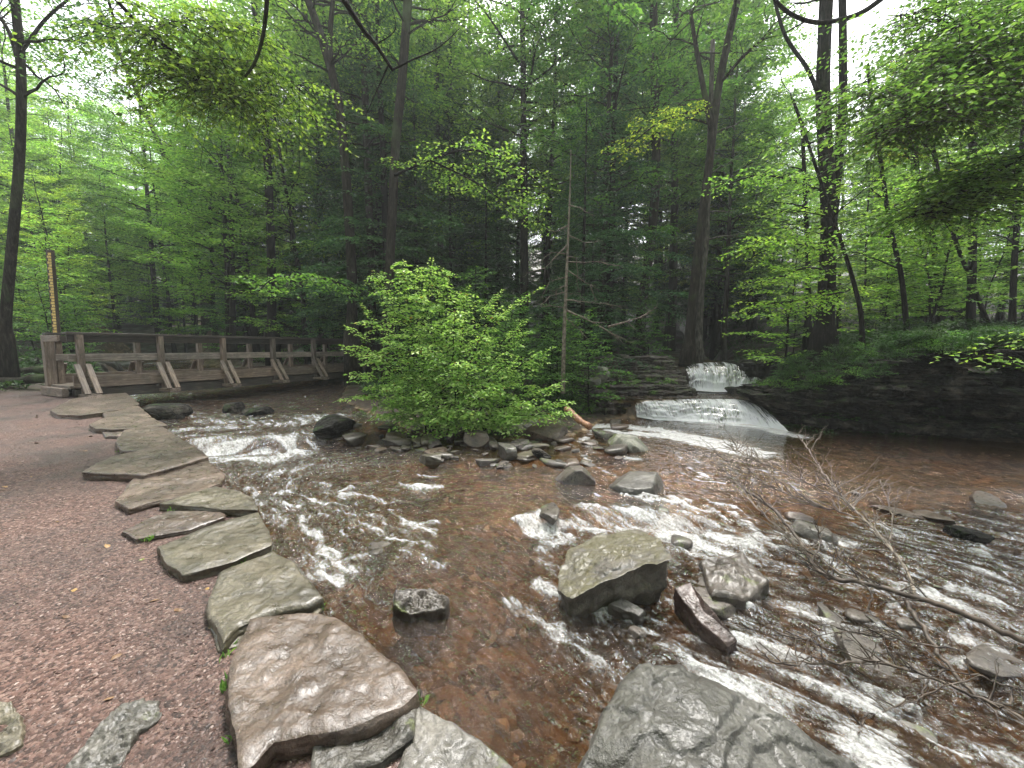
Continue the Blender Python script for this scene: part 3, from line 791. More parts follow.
for px, py, w, d, h, m, lab, lift in [
 (642, 486, 56, .8, .42, 'rock_grey', 'grey angular rock in the pool, nearest the whitewater', .4),
 (628, 447, 46, .7, .45, 'rock_lichen', 'speckled lichen rock beside the foam band', .4),
 (575, 482, 34, .8, .9, 'rock_wet', 'upright jagged brown rock left of the grey angular rock', .3),
 (548, 513, 44, .45, .35, 'rock_wet', 'low long wet rock at the head of the cascade', .2),
 (967, 536, 36, .6, .4, 'rock_dark', 'dark oval rock out in the right hand shallows', .3),
 (935, 517, 32, .7, .3, 'rock_path', 'pale flat rock just left of the dark oval rock', .15),
 (985, 502, 44, .5, .25, 'rock_path', 'pinkish low rock near the right hand edge of the pool', .1),
 (897, 512, 34, .5, .25, 'rock_path', 'flat tan rock awash near the tips of the dead branch', .1),
 (812, 536, 40, .7, .5, 'rock_grey', 'whitish rock under the twigs of the fallen branch', .35),
 (800, 520, 24, .7, .5, 'rock_path', 'small orange tan rock behind the whitish one', .35),
 (905, 742, 60, .6, .35, 'rock_grey', 'pale smooth rock at the bottom right under the branch', .2),
 (930, 770, 60, .6, .35, 'rock_grey', 'pale smooth rock cut off by the bottom edge of the view', .2),
 (1000, 660, 70, .6, .22, 'rock_wet', 'brown wet rock at the right edge among the rapids', .1),
 (860, 640, 100, .6, .26, 'rock_wet', 'broad brown rock awash below the main branch', -.35),
 (720, 585, 90, .8, .3, 'rock_wet', 'low brown rock with water sliding over it', -.15),
 (380, 545, 50, .5, .2, 'rock_wet', 'submerged round rock under a small foamy riffle', -.2),
 (160, 418, 44, .7, .6, 'rock_dark', 'black wet rock against the flagstone bank by the bridge', .35),
 (235, 411, 26, .7, .6, 'rock_dark', 'small black rock midstream under the bridge', .5),
 (255, 414, 34, .6, .4, 'rock_dark', 'flatter black rock next to the small one midstream', .4),
 (335, 428, 60, .5, .4, 'rock_dark', 'long dark rock below the shrub beside the left cascade', .3),
 (580, 407, 58, .6, .45, 'rock_ledge', 'rounded brown rock at the foot of the dead tree', .4)]:
    rock(px, py, w, M[m], lab, int(px * 7 + py), d, h, lift=lift, flat=h < .4)

# ---- rocky bar in front of the shrub
rg = random.Random(5)
bar = [(478, 440, 30, .8, .55, 'rock_path', 'pale tan angular block of the rocky bar right below the shrub'),
       (452, 434, 26, .8, .9, 'rock_path', 'upright pinkish block at the left end of the rocky bar'),
       (507, 452, 30, .7, .5, 'rock_grey', 'rounded grey rock standing in the shallows before the bar'),
       (540, 455, 26, .5, .4, 'rock_dark', 'dark low rock before the bar near the foam'),
       (548, 434, 40, .8, .5, 'rock_path', 'flat tan slab on top of the rocky bar'),
       (432, 462, 24, .7, .6, 'rock_olive', 'small olive rock in the shallows left of the bar')]
for px, py, w, d, h, m, lab in bar:
    rock(px, py, w, M[m], lab, int(px * 5 + py), d, h, lift=.45, z=-.42, hi=True)
n = 0
tries = 0
while n < 120 and tries < 2000:
    tries += 1
    px = rg.uniform(352, 628); t = (px - 352) / 276
    py = rg.uniform(426 + 3 * sin(px * .05), 446 + 14 * sin(t * 3) + 14 * t)
    w = rg.choice([8, 10, 12, 16, 22, 30])
    mk = rg.choice(['rock_path', 'rock_path', 'rock_wet', 'rock_wet', 'rock_ledge', 'rock_olive'])
    dk = {'rock_path': 'tan', 'rock_grey': 'grey', 'rock_wet': 'dark wet', 'rock_ledge': 'brown', 'rock_olive': 'olive'}[mk]
    rock(px, py, w, M[mk], 'small %s stone strewn over the rocky bar below the shrub' % dk, 900 + n, rg.uniform(.5, .9), rg.uniform(.25, .55), name='stone', cat='stone', z=None, hi=False, flat=True, planes=14, lift=.55, group='%s stones of the rocky bar' % dk)
    n += 1
n = 0
for k in range(30):
    px = rg.uniform(600, 1020); py = rg.uniform(455, 640)
    if px < 760 and py < 470 or (px > 760 and py < 490): continue
    w = rg.choice([10, 14, 18, 22])
    mk = rg.choice(['rock_wet', 'rock_wet', 'rock_wet', 'rock_ledge', 'rock_path'])
    dk = {'rock_path': 'tan', 'rock_wet': 'dark wet', 'rock_ledge': 'brown', 'rock_red': 'reddish'}[mk]
    rock(px, py, w, M[mk], 'small %s stone breaking the surface of the rapids' % dk, 1900 + k, rg.uniform(.6, 1), rg.uniform(.3, .5), name='stone', cat='stone', hi=False, lift=rg.uniform(-.1, .3), group='%s stones in the rapids' % dk)

# ---- layered ledges: stacks of irregular slabs. Each visible slab is a thing.
def ledge_slab(x0, x1, yf, z, th, depth, mat, label, seed, group, skew=0.0, yb=None):
    r2 = random.Random(seed)
    k = 9
    pts = []
    for i in range(k + 1):
        t = i / k; x = x0 + (x1 - x0) * t
        pts.append((x, yf + skew * (x - x0) + r2.uniform(-.12, .12) + .25 * (abs(t - .5) * 2) ** 3, z + r2.uniform(-.01, .01)))
    pts += [(x1 + .1, yf + skew * (x1 - x0) + depth, z + .02), (x0 - .1, yf + depth, z + .02)]
    return slab(pts, th, mat, label, seed, name='rock_ledge', cat='rock ledge', group=group, bump=.035, edge=.10, jag=.05, layers=3, rim=.02, n=170)

r2 = random.Random(77)
# right bank cliff
zt = -.42
row = 0
while zt < 1.62:
    th = r2.choice([.09, .13, .17, .22])
    zt += th
    x = 6.35 + r2.uniform(-.1, .3) + (row % 2) * .25
    while x < 14:
        w = r2.uniform(.35, 1.7)
        if zt > np.interp(x, [6.3, 7.6, 9, 11], [.35, .75, 1.35, 1.62]) or (zt > .9 and r2.random() < .25): x += w * .6; continue
        yfront = np.interp(x + w / 2, [6.3, 7.2, 8.6, 10, 14], [9.9, 9.15, 8.55, 7.9, 6.7])
        back = {0: .25, 1: .95, 2: 1.1, 3: .8}.get(row, .02 + .13 * (row % 3) + .03 * row)
        yf = yfront + back + r2.uniform(-.3, .4)
        ledge_slab(x, x + w + .1, yf - .0, zt, th + .02, 1.2, M['rock_dark'], 'dark layered rock ledge of the steep bank right of the pool', 2000 + row * 40 + int(x * 3), 'dark rock ledges of the right hand bank', skew=-.4)
        x += w
    row += 1
# brown ledges left of the falls
row = 0; zt = -.42
while zt < 1.05:
    th = r2.choice([.1, .13, .17]); zt += th
    x = 2.2 + row * .0 + r2.uniform(0, .3)
    xe = 5.45
    while x < xe:
        w = min(r2.uniform(.6, 1.6), xe - x + .05)
        yf = 11.15 + row * .26 + r2.uniform(-.1, .12) - .1 * (x > 4)
        ledge_slab(x, x + w, yf, zt, th + .02, 1.3, M['rock_ledge'], 'brown layered rock ledge between the dead tree and the waterfall', 3000 + row * 40 + int(x * 5), 'brown rock ledges left of the waterfall')
        x += w
    row += 1
for (a, b, c, d, e, lab) in [(7.6, 9.2, 12.9, .98, 'rock_dark', 'wet dark ledge right of the upper waterfall tier'), (6.9, 8.4, 11.2, .18, 'rock_dark', 'wet dark ledge right of the lower waterfall tier'), (4.6, 5.6, 12.6, .55, 'rock_ledge', 'brown block left of the upper waterfall tier')]:
    ledge_slab(a, b, c, d, .55, 1.5, M[e], lab, int(a * 100), None)
rock(600, 374, 20, M['rock_lichen'], 'pale lichen covered block on the brown ledges', 61, .7, .8, Y=11.6, lift=.3)
rock(592, 383, 15, M['rock_lichen'], 'smaller pale lichen rock at the base of the brown ledges', 62, .7, .8, Y=11.3, lift=.3)

# upstream boulders behind the bridge
for i in range(26):
    px = r2.uniform(20, 330); py = r2.uniform(352, 384)
    q = None
    for Y in (14, 17, 20, 24, 28, 32):
        p = dp(px, py, Y)
        if p[2] < Hs(p[0], p[1]) + .15: q = p; break
    if q is None: continue
    w = r2.choice([18, 26, 34])
    W = w / FPX * q[1] * .5
    mk = r2.choice(['rock_wet', 'rock_grey', 'rock_grey', 'rock_dark'])
    dk = {'rock_wet': 'brown wet', 'rock_grey': 'pale grey', 'rock_dark': 'dark'}[mk]
    o = link('boulder', rock_mesh('boulder', W, W * .8, W * .55, M[mk], 4000 + i, hi=False), loc=(q[0], q[1], q[2]))
    tag(o, '%s boulder in the upstream creek seen behind the bridge' % dk, 'boulder', '%s boulders upstream of the bridge' % dk)

# ---- gravel chips on the path and pebbles on the bed (uncountable)
def chips(name, n, mat, region, smin, smax, seed, flat=.35, sub=None, zoff=0.0):
    r = np.random.default_rng(seed)
    P = region(r, n); n = len(P)
    base = np.array([[-1, -.6, 0], [.1, -1, .1], [1, -.3, 0], [.7, .8, 0], [-.5, .9, .1], [0, 0, 1.0]])
    F0 = np.array([[0, 1, 5], [1, 2, 5], [2, 3, 5], [3, 4, 5], [4, 0, 5]])
    s = np.exp(r.uniform(np.log(smin), np.log(smax), n))
    an = r.uniform(0, 2 * pi, n); tilt = r.normal(0, .25, (n, 2))
    V = base[None] * (1 + r.uniform(-.35, .35, (n, 6, 3)))
    V = V * np.stack([s, s * r.uniform(.45, .9, n), s * flat * r.uniform(.6, 1.3, n)], 1)[:, None, :]
    c, s_ = np.cos(an)[:, None], np.sin(an)[:, None]
    X = V[..., 0] * c - V[..., 1] * s_; Y = V[..., 0] * s_ + V[..., 1] * c
    Z = V[..., 2] + X * tilt[:, :1] + Y * tilt[:, 1:]
    V = np.stack([X, Y, Z], -1) + P[:, None, :]
    V[..., 2] += zoff
    F = (F0[None] + (np.arange(n) * 6)[:, None, None]).reshape(-1, 3)
    return link(name, make_mesh(name, V.reshape(-1, 3), [F], [mat], False))

def chip_material():
    t = NT('gravel_chips')
    isl = t.n('NewGeometry').outputs['Random Per Island']
    col = t.ramp(isl, [(0, (.02, .0105, .008)), (.3, (.056, .029, .022)), (.6, (.094, .053, .042)), (.9, (.14, .09, .075)), (1, (.24, .185, .16))])
    col = t.mix(.7, col, t.ramp(t.noise(t.pos((1, 1, 1)), 1.1, 5, .6), [(.33, .38), (.5, .95), (.66, 1.25)]), 'MULTIPLY')
    return t.done(t.bsdf(col, .55, None, .4))
M['chips'] = chip_material()
def pathreg(r, n):
    # density falls with distance
    Y = .7 + 11 * r.random(n) ** 1.9
    X = r.uniform(-1.32, .15, n) * (Y + .5)
    a = psdf(X, Y, PATHLAND)
    k = a > .03
    X, Y = X[k], Y[k]
    k = (fbm(X * 1.3, Y * 1.3, s=77) + .55 * fbm(X * 7, Y * 7, s=78)) > r.uniform(-.9, .35, len(X))
    X, Y = X[k], Y[k]
    return np.stack([X, Y, H(X, Y)], 1)
t_ = NT('dead_leaves'); _i = t_.n('NewGeometry').outputs['Random Per Island']
M['deadleaf'] = t_.done(t_.bsdf(t_.ramp(_i, [(0, (.06, .03, .015)), (.5, (.18, .10, .04)), (.8, (.32, .2, .06)), (1, (.12, .16, .04))]), .6))
def litreg(r, n):
    P = pathreg(r, n); a = psdf(P[:, 0], P[:, 1], PATHLAND)
    return P[r.random(len(P)) < .15 + .85 * np.exp(-a * 2)]
g2 = chips('fallen_leaves', 900, M['deadleaf'], litreg, .012, .032, 13, .25, zoff=.004)
tag(g2, 'scattered dead leaves on the gravel path', 'fallen leaves', kind='stuff')
g = chips('gravel', 330000, M['chips'], pathreg, .003, .012, 3, zoff=-.001)
tag(g, 'loose reddish gravel chips on the path', 'gravel', kind='stuff')
def bedreg(r, n):
    Y = 1.2 + 9.5 * r.random(n) ** 1.3
    X = r.uniform(-1.0, 1.3, n) * (Y + .6)
    a, b, c = ground_parts(X, Y)
    k = (a < -.02) & (b < .9) & (c < .1)
    X, Y = X[k], Y[k]
    return np.stack([X, Y, H(X, Y)], 1)
t_ = NT('bed_pebbles'); _i = t_.n('NewGeometry').outputs['Random Per Island']
M['bedpeb'] = t_.done(t_.bsdf(t_.ramp(_i, [(0, (.04, .024, .012)), (.4, (.105, .066, .031)), (.7, (.165, .115, .06)), (1, (.3, .24, .16))]), .35))
g = chips('pebbles', 9000, M['bedpeb'], bedreg, .02, .085, 4, .3)
tag(g, 'pebbles and cobbles on the stream bed', 'pebbles', kind='stuff')
# ------------------------------------------------------------------ footbridge
BD = np.array([.4525, .8917, 0]); BN = np.array([.8917, -.4525, 0]); UP = np.array([0, 0, 1.0])
B0 = np.array([dp(80, 350, 10.5)[0], 10.5, 0]); BS = 1.71; BWID = 1.5
bridge = empty('footbridge', (B0[0], B0[1], .3), 'weathered timber footbridge with plank railings crossing the left creek', 'footbridge')
def bpart(name, T, mat, parent=bridge, label=None):
    V = np.concatenate(T.V); c = V.mean(0); T.V = [V - c]
    # local x along the board for the grain
    o = link(name, T.mesh(name, mat, False), parent); o.location = c - np.array(bridge.location) if parent is bridge else c - np.array(parent.location) - np.array(bridge.location)
    if label: o['label'] = label
    return o
def board(a, b, w, h, up=UP):
    """beam from a to b; w across, h tall; vertices built in world frame"""
    T = Tubes(); a = np.array(a, float); b = np.array(b, float)
    L = np.linalg.norm(b - a)
    T.box((a + b) / 2, L / 2, w / 2, h / 2, b - a, up)
    return T
def beam(name, a, b, w, h, mat, up=UP):
    a = np.array(a, float); b = np.array(b, float); c = (a + b) / 2; L = np.linalg.norm(b - a)
    T = Tubes(); T.box((0, 0, 0), L / 2, w / 2, h / 2, (1, 0, 0), (0, 0, 1))
    o = link(name, T.mesh(name, mat, False), bridge)
    from mathutils import Matrix, Vector
    x = Vector((b - a) / L); u = Vector(up); u = (u - x * u.dot(x)).normalized(); y = u.cross(x)
    m = Matrix((x, y, u)).transposed().to_4x4(); m.translation = Vector(c - np.array(bridge.location))
    o.matrix_local = m
    return o
def bp(i, side, z, off=0.0):
    """post line position; side 0 = stream side facing us, 1 = far side"""
    return B0 + BD * BS * i + (-BN * BWID * side) + BN * off + UP * z
NP = 8
for side in (0, 1):
    sg = 1 if side == 0 else -1
    for i in range(NP):
        beam('post', bp(i, side, .25), bp(i, side, 1.80), .15, .13, M['wood'], up=BD)
        # outrigger brace pair
        for e in (-.105, .105):
            beam('brace', bp(i, side, 1.02, .06 * sg) + BD * e, bp(i, side, .27, .62 * sg) + BD * e, .055, .12, M['wood'], up=BD)
        beam('outrigger', bp(i, side, .21, -.2 * sg), bp(i, side, .21, .72 * sg), .26, .09, M['wood'])
    for i in range(-0, NP - 1):
        j = .0
        a0, a1 = (i - (.12 if i == 0 else 0)) , i + 1 + (.12 if i == NP - 2 else 0)
        g = .003
        beam('mid_rail', bp(a0, side, 1.19, -.10 * sg) + BD * g, bp(a1, side, 1.19, -.10 * sg) - BD * g, .045, .19, M['wood_pale'])
        beam('top_rail', bp(a0, side, 1.70, -.10 * sg) + BD * g, bp(a1, side, 1.70, -.10 * sg) - BD * g, .045, .17, M['wood_dark'])  # dark wood puts the shade below the cap into the colour
        beam('side_board', bp(a0, side, .565, .10 * sg) + BD * g, bp(a1, side, .565, .10 * sg) - BD * g, .05, .31, M['wood'])
    for i in range(0, NP - 1, 2):
        a1 = min(i + 2, NP - 1) + (.15 if i + 2 >= NP - 1 else 0)
        beam('handrail_cap', bp(i - (.15 if i == 0 else 0), side, 1.835, -.03 * sg) + BD * .003, bp(a1, side, 1.835, -.03 * sg) - BD * .003, .24, .05, M['wood_dark'])
for k, off in enumerate((-.05, -.65, -1.2, -1.7)):
    beam('stringer', bp(-.1, 0, .245, off), bp(NP - .9, 0, .245, off), .2, .26, M['wood_dark'])  # shadow under the deck is painted in by the dark wood
T = Tubes(); ln = (NP - 1 + .3) * BS; kk = int(ln / .2)
for i in range(kk):
    c = bp(-.15, 0, .43, -BWID / 2) + BD * (i + .5) * ln / kk
    T.box(c - np.array(bridge.location), ln / kk / 2 - .006, BWID / 2 + .02, .035, BD, UP)
link('deck', T.mesh('deck', M['wood'], False), bridge)
# end posts and short cross rails at the near end
beam('end_rail', bp(-.17, 0, 1.70, -.3), bp(-.17, 1, 1.70, .1), .05, .16, M['wood'])
beam('end_post', bp(-.12, 1, .1, .08), bp(-.12, 1, 1.80, .08), .2, .2, M['wood'], up=BD)
beam('end_board', bp(-.2, 0, .30, -.0), bp(-.2, 1, .30, .0), .12, .22, M['wood'])

# ---- gauge pole
q = dp(56, 340, 11.6); qt = dp(50, 250, 11.6)
pole = empty('gauge_pole', (q[0], q[1], .3), 'tall narrow brown pole with a ladder of yellow marks behind the bridge end', 'pole')
T = Tubes(); b = np.array([q[0], q[1], .2]); ax = qt - b; L = np.linalg.norm(ax)
T.box((b + qt) / 2 - np.array(pole.location), L / 2, .075, .05, ax, (0, -1, 0))
link('board', T.mesh('board', M['wood_dark'], False), pole)
t_ = NT('yellow_paint'); M['yellow'] = t_.done(t_.bsdf(t_.ramp(t_.noise(t_.pos((1, 1, 1)), 30, 3), [(.35, (.45, .3, .09)), (.55, (.8, .6, .2))]), .6))
T = Tubes(); nm = 34
axn = ax / L
for i in range(nm):
    c = b + ax * (.30 + .68 * (i + .5) / nm)
    T.box(c + np.array([.018 + (.014 if i % 2 else 0), -.0535, 0]) - np.array(pole.location), L * .68 / nm * .40, .055 - (.014 if i % 2 else 0), .003, ax, (0, -1, 0))
link('mark_strip', T.mesh('mark_strip', M['yellow'], False), pole)

# ---- timbers lying left of the bridge end
for k, (pa, pb, r, lab) in enumerate([((-30, 383, 12.2), (50, 379, 12.0), .13, 'dark timber lying across the path left of the bridge, nearest one'),
                                      ((-30, 371, 14.0), (55, 370, 13.8), .12, 'dark timber lying behind the nearest one left of the bridge'),
                                      ((-30, 359, 16.5), (48, 362, 16.0), .14, 'farthest mossy timber on the bank left of the bridge')]):
    a = dp(*pa); b = dp(*pb); T = Tubes()
    a[2] = max(a[2], Hs(a[0], a[1]) + .05); b[2] = max(b[2], Hs(b[0], b[1]) + .05)
    c = (a + b) / 2
    ts = np.linspace(0, 1, 14)[:, None]
    P = a + (b - a) * ts; P[:, 2] += .03 * np.sin(ts[:, 0] * 9); P -= c
    T.tube(P, r * (1 + .12 * np.sin(ts[:, 0] * 17)), 9)
    o = link('log', T.mesh('log', M['bark']), loc=c); tag(o, lab, 'log')
# ------------------------------------------------------------------ foliage
class Fol:
    def __init__(s): s.P = []; s.A = []; s.N = []; s.L = []
    def add(s, P, A, N, L): s.P.append(P); s.A.append(A); s.N.append(N); s.L.append(L)
    def mesh(s, name, mat, w=.3, fold=.10):
        P = np.concatenate(s.P); A = np.concatenate(s.A); N = np.concatenate(s.N); L = np.concatenate(s.L)[:, None]
        A /= np.linalg.norm(A, axis=1)[:, None] + 1e-9
        B = np.cross(N, A); B /= np.linalg.norm(B, axis=1)[:, None] + 1e-9
        N = np.cross(A, B)
        V = np.stack([P, P + A * L * .45 + B * L * w + N * L * fold, P + A * L - N * L * .08, P + A * L * .45 - B * L * w + N * L * fold], 1)
        n = len(P); i = np.arange(n)[:, None] * 4
        F = np.concatenate([i + np.array([[0, 2, 1]]), i + np.array([[0, 3, 2]])])
        return make_mesh(name, V.reshape(-1, 3), [F], [mat], False)

def unit(v): return v / (np.linalg.norm(v) + 1e-9)

def twigs(fol, tb, base, dirs, lens, sag, lsp, ll, rg, jit=.35, drawtw=True, rad=.004, lratio=.75):
    for b, d, l in zip(base, dirs, lens):
        m = max(2, int(l / lsp))
        s = (np.arange(m) + .6) / m * l
        P = b + d * s[:, None]; P[:, 2] -= sag * s ** 2 / max(l, .1)
        side = unit(np.cross(UP, d)); sg = np.where(np.arange(m) % 2 == 0, 1, -1)[:, None]
        A = d * .55 + side * sg * lratio + rg.normal(0, .22, (m, 3)); A[:, 2] -= .12
        N = np.array([0, 0, 1.0]) + rg.normal(0, jit, (m, 3))
        fol.add(P, A, N, ll * rg.uniform(.7, 1.2, m))
        if drawtw and tb is not None:
            e = b + d * l; e = e - np.array([0, 0, sag * l])
            tb.tube([b, (b + e) / 2 + np.array([0, 0, sag * l * .2]), e], [rad, rad * .7, rad * .4], 3, cap=False)

def spray(fol, tb, P0, d, L, r0, rg, droop=.15, tsp=.16, tlen=.6, lsp=.09, ll=.14, sag=.15, jit=.35, start=.12, drawtw=False, wob=.05, ang=.8, lratio=.75):
    d = unit(np.array(d, float)); n = 7
    t = np.linspace(0, 1, n)[:, None]
    P = P0 + d * L * t - np.array([0, 0, 1.0]) * droop * L * t ** 2
    P = P + rg.normal(0, wob * L / n, (n, 3)) * t
    if tb is not None: tb.tube(P, np.maximum(r0 * (1 - .85 * t[:, 0]), .003), 4, cap=False)
    k = max(3, int(L / tsp))
    tt = np.linspace(start, 1, k)
    base = np.stack([np.interp(tt, t[:, 0], P[:, q]) for q in range(3)], 1)
    fw = unit(P[-1] - P[0]); side = unit(np.cross(UP, fw) + 1e-6)
    sg = np.where(np.arange(k) % 2 == 0, 1, -1)[:, None]
    D = side * sg * ang + fw * rg.uniform(.45, .8, (k, 1)) + rg.normal(0, .12, (k, 3))
    D /= np.linalg.norm(D, axis=1)[:, None]
    lens = tlen * (.3 + .7 * np.sin(pi * np.clip(.25 + .72 * tt, 0, 1))) * rg.uniform(.6, 1.15, k)
    twigs(fol, tb, base, D, lens, sag, lsp, ll, rg, jit, drawtw, max(r0 * .3, .003), lratio)
    return P

def limb(fol, tb, P0, d, L, r0, rg, nsec, droop=.05, **k):
    """a main branch carrying secondary sprays"""
    d = unit(np.array(d, float)); n = 8
    t = np.linspace(0, 1, n)[:, None]
    P = P0 + d * L * t - UP * droop * L * t ** 2 + rg.normal(0, .03 * L, (n, 3)) * t
    tb.tube(P, np.maximum(r0 * (1 - .85 * t[:, 0]), .008), 5, cap=False)
    for i in range(nsec):
        tt = .25 + .75 * (i + rg.random()) / nsec
        b = np.array([np.interp(tt, t[:, 0], P[:, q]) for q in range(3)])
        az = rg.uniform(-1.3, 1.3); c, s = cos(az), sin(az)
        dd = np.array([d[0] * c - d[1] * s, d[0] * s + d[1] * c, rg.uniform(-.1, .35)])
        spray(fol, tb, b, dd, L * rg.uniform(.3, .5) * (1.2 - .5 * tt), r0 * .35, rg, **k)
    return P

def trunk_pts(h, lean, rg, n=14, wob=.02):
    t = np.linspace(0, 1, n)
    w = np.cumsum(rg.normal(0, wob, (n, 2)), 0) * h / n * 2; w -= w[0]
    return np.stack([lean[0] * t * h + w[:, 0], lean[1] * t * h + w[:, 1], t * h], 1)

def trunk_tube(tb, P, r, k=10, taper=.85):
    t = np.linspace(0, 1, len(P))
    rad = r * (1 - taper * t) * (1 + .55 * np.exp(-t * 30))
    P = P.copy(); P[0, 2] -= .4
    tb.tube(P, rad, k)

def tall_tree(seed, h=20, r=.2, cb=5, cr=3.6, nl=34, nsec=8, ll=.21, up=(.2, .8), lsp=.10, tsp=.15, tlen=.6):
    rg = np.random.default_rng(seed); tb = Tubes(); fol = Fol()
    P = trunk_pts(h, rg.normal(0, .03, 2), rg); trunk_tube(tb, P, r)
    for i in range(nl):
        f = (i + rg.random()) / nl; z = cb + (h - cb) * f
        b = np.array([np.interp(z, P[:, 2], P[:, q]) for q in range(3)])
        az = i * 2.4 + rg.normal(0, .3); el = rg.uniform(*up) * (.5 + f * .7)
        L = cr * (.5 + .6 * sin(pi * min(f * .82 + .12, 1))) * rg.uniform(.6, 1.15)
        d = np.array([cos(az), sin(az), el])
        limb(fol, tb, b, d, L, r * .32 * (1.1 - f), rg, nsec, droop=.12, tsp=tsp, tlen=tlen, lsp=lsp, ll=ll, droop2=0) if False else limb(fol, tb, b, d, L, r * .32 * (1.1 - f), rg, nsec, .12, tsp=tsp, tlen=tlen, lsp=lsp, ll=ll)
    return tb, fol

def hemlock(seed, h=18, r=.18, cb=2, cr=3.2, nl=100, ll=.18):
    rg = np.random.default_rng(seed); tb = Tubes(); fol = Fol()
    P = trunk_pts(h, (0, 0), rg, wob=.006); trunk_tube(tb, P, r)
    for i in range(nl):
        f = (i + rg.random()) / nl; z = cb + (h - cb) * f
        b = np.array([np.interp(z, P[:, 2], P[:, q]) for q in range(3)])
        az = i * 2.4 + rg.normal(0, .4)
        L = cr * (1.02 - .93 * f) * rg.uniform(.6, 1.15) + .25
        spray(fol, tb, b, (cos(az), sin(az), rg.uniform(-.05, .22)), L, .035 * (1.1 - f), rg, droop=.2, tsp=.17, tlen=L * .42, lsp=.07, ll=ll, sag=.25, jit=.3, start=.1, ang=.7, lratio=.9)
    # dead lower twigs
    for i in range(14):
        z = rg.uniform(.8, cb + 1.5); az = rg.uniform(0, 6.3); L = rg.uniform(.5, 1.6)
        b = np.array([np.interp(z, P[:, 2], P[:, q]) for q in range(3)])
        e = b + np.array([cos(az), sin(az), rg.uniform(-.3, .2)]) * L
        tb.tube([b, (b + e) / 2 + rg.normal(0, .05, 3), e], [.018, .012, .005], 4, cap=False)
    return tb, fol

def sapling(seed, h=6, r=.045, cb=1.0, cr=1.8, nl=36, ll=.14, up=(.1, .5), lsp=.07):
    rg = np.random.default_rng(seed); tb = Tubes(); fol = Fol()
    P = trunk_pts(h, rg.normal(0, .07, 2), rg, wob=.05); trunk_tube(tb, P, r, 7, .9)
    for i in range(nl):
        f = (i + rg.random()) / nl; z = cb + (h - cb) * f
        b = np.array([np.interp(z, P[:, 2], P[:, q]) for q in range(3)])
        az = i * 2.4 + rg.normal(0, .4)
        L = cr * (1.05 - .8 * f) * rg.uniform(.6, 1.2) + .2
        spray(fol, tb, b, (cos(az), sin(az), rg.uniform(*up) + .5 * f), L, .016, rg, droop=.25, tsp=.11, tlen=.45, lsp=lsp, ll=ll, drawtw=False)
    return tb, fol

def bush(seed, h=1.6, w=1.3, ns=16, ll=.09, lsp=.05):
    rg = np.random.default_rng(seed); tb = Tubes(); fol = Fol()
    for i in range(ns):
        az = rg.uniform(0, 6.3); el = rg.uniform(.2, 2.2)
        L = rg.uniform(.6, 1) * (h if el > 1 else w)
        spray(fol, tb, np.array([rg.normal(0, .12), rg.normal(0, .12), 0]), (cos(az), sin(az), el), L, .014, rg, droop=.3, tsp=.08, tlen=.4 * h / 1.6, lsp=lsp, ll=ll, start=.2, jit=.5)
    return tb, fol

LEAFCOL = {}
def build(kind, name, tb, fol, bark, leaf, w=.3):
    return (tb.mesh(name + '_trunk', M[bark]), fol.mesh(name + '_crown', M[leaf], w))
print('protos')
PR = {
 'broad1': build('t', 'a', *tall_tree(1, 21, .2, 4.0, 4.2, 44), 'bark', 'leaf_light'),
 'broad2': build('t', 'b', *tall_tree(2, 24, .23, 7, 4.8, 44), 'bark', 'leaf_mid'),
 'broad3': build('t', 'c', *tall_tree(3, 17, .15, 1.8, 3.4, 44, 8, .18), 'bark_dark', 'leaf_light'),
 'hem1': build('t', 'd', *hemlock(4, 20, .2, 2.5, 3.4, 150), 'bark_dark', 'leaf_hemlock', .28),
 'hem2': build('t', 'e', *hemlock(5, 13, .12, 1.2, 2.6, 120, .15), 'bark_dark', 'leaf_hemlock', .28),
 'sap1': build('t', 'f', *sapling(6, 6.5), 'bark_dark', 'leaf_light'),
 'sap2': build('t', 'g', *sapling(7, 4.2, .035, .5, 1.7, 32), 'bark_dark', 'leaf_mid'),
 'sap3': build('t', 'h', *sapling(8, 9, .06, 1.6, 2.1, 46, .15), 'bark', 'leaf_mid'),
 'bush1': build('t', 'i', *bush(9), 'bark_dark', 'leaf_dark'),
 'bush2': build('t', 'j', *bush(10, .9, .9, 14, .08), 'bark_dark', 'leaf_mid'),
}
print({k: len(v[1].polygons) for k, v in PR.items()})

def plant(kind, x, y, label, cat='tree', name='broadleaf_tree', group=None, s=1.0, rz=None, color=(1, 1, 1), z=None, parts=('trunk', 'crown'), lean=(0, 0)):
    tm, cm = PR[kind]
    zz = Hs(x, y) if z is None else z
    o = link(name, tm, loc=(x, y, zz - .05)); o.scale = (s, s, s)
    o.rotation_euler = (lean[0], lean[1], random.uniform(0, 6.28) if rz is None else rz)
    tag(o, label, cat, group)
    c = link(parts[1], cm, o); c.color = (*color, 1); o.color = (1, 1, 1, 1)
    return o

# ---- hero trees: trunk along given pixels at one distance
def smooth_path(K, m=10):
    K = np.array(K, float); out = []
    n = len(K)
    for i in range(n - 1):
        p0 = K[max(i - 1, 0)]; p1 = K[i]; p2 = K[i + 1]; p3 = K[min(i + 2, n - 1)]
        for t in np.linspace(0, 1, m, endpoint=False):
            out.append(.5 * ((2 * p1) + (-p0 + p2) * t + (2 * p0 - 5 * p1 + 4 * p2 - p3) * t * t + (-p0 + 3 * p1 - 3 * p2 + p3) * t ** 3))
    out.append(K[-1]); return np.array(out)

def pxpath(pts, Y):
    return smooth_path([dp(p[0], p[1], p[2] if len(p) > 2 else Y) for p in pts], 8)

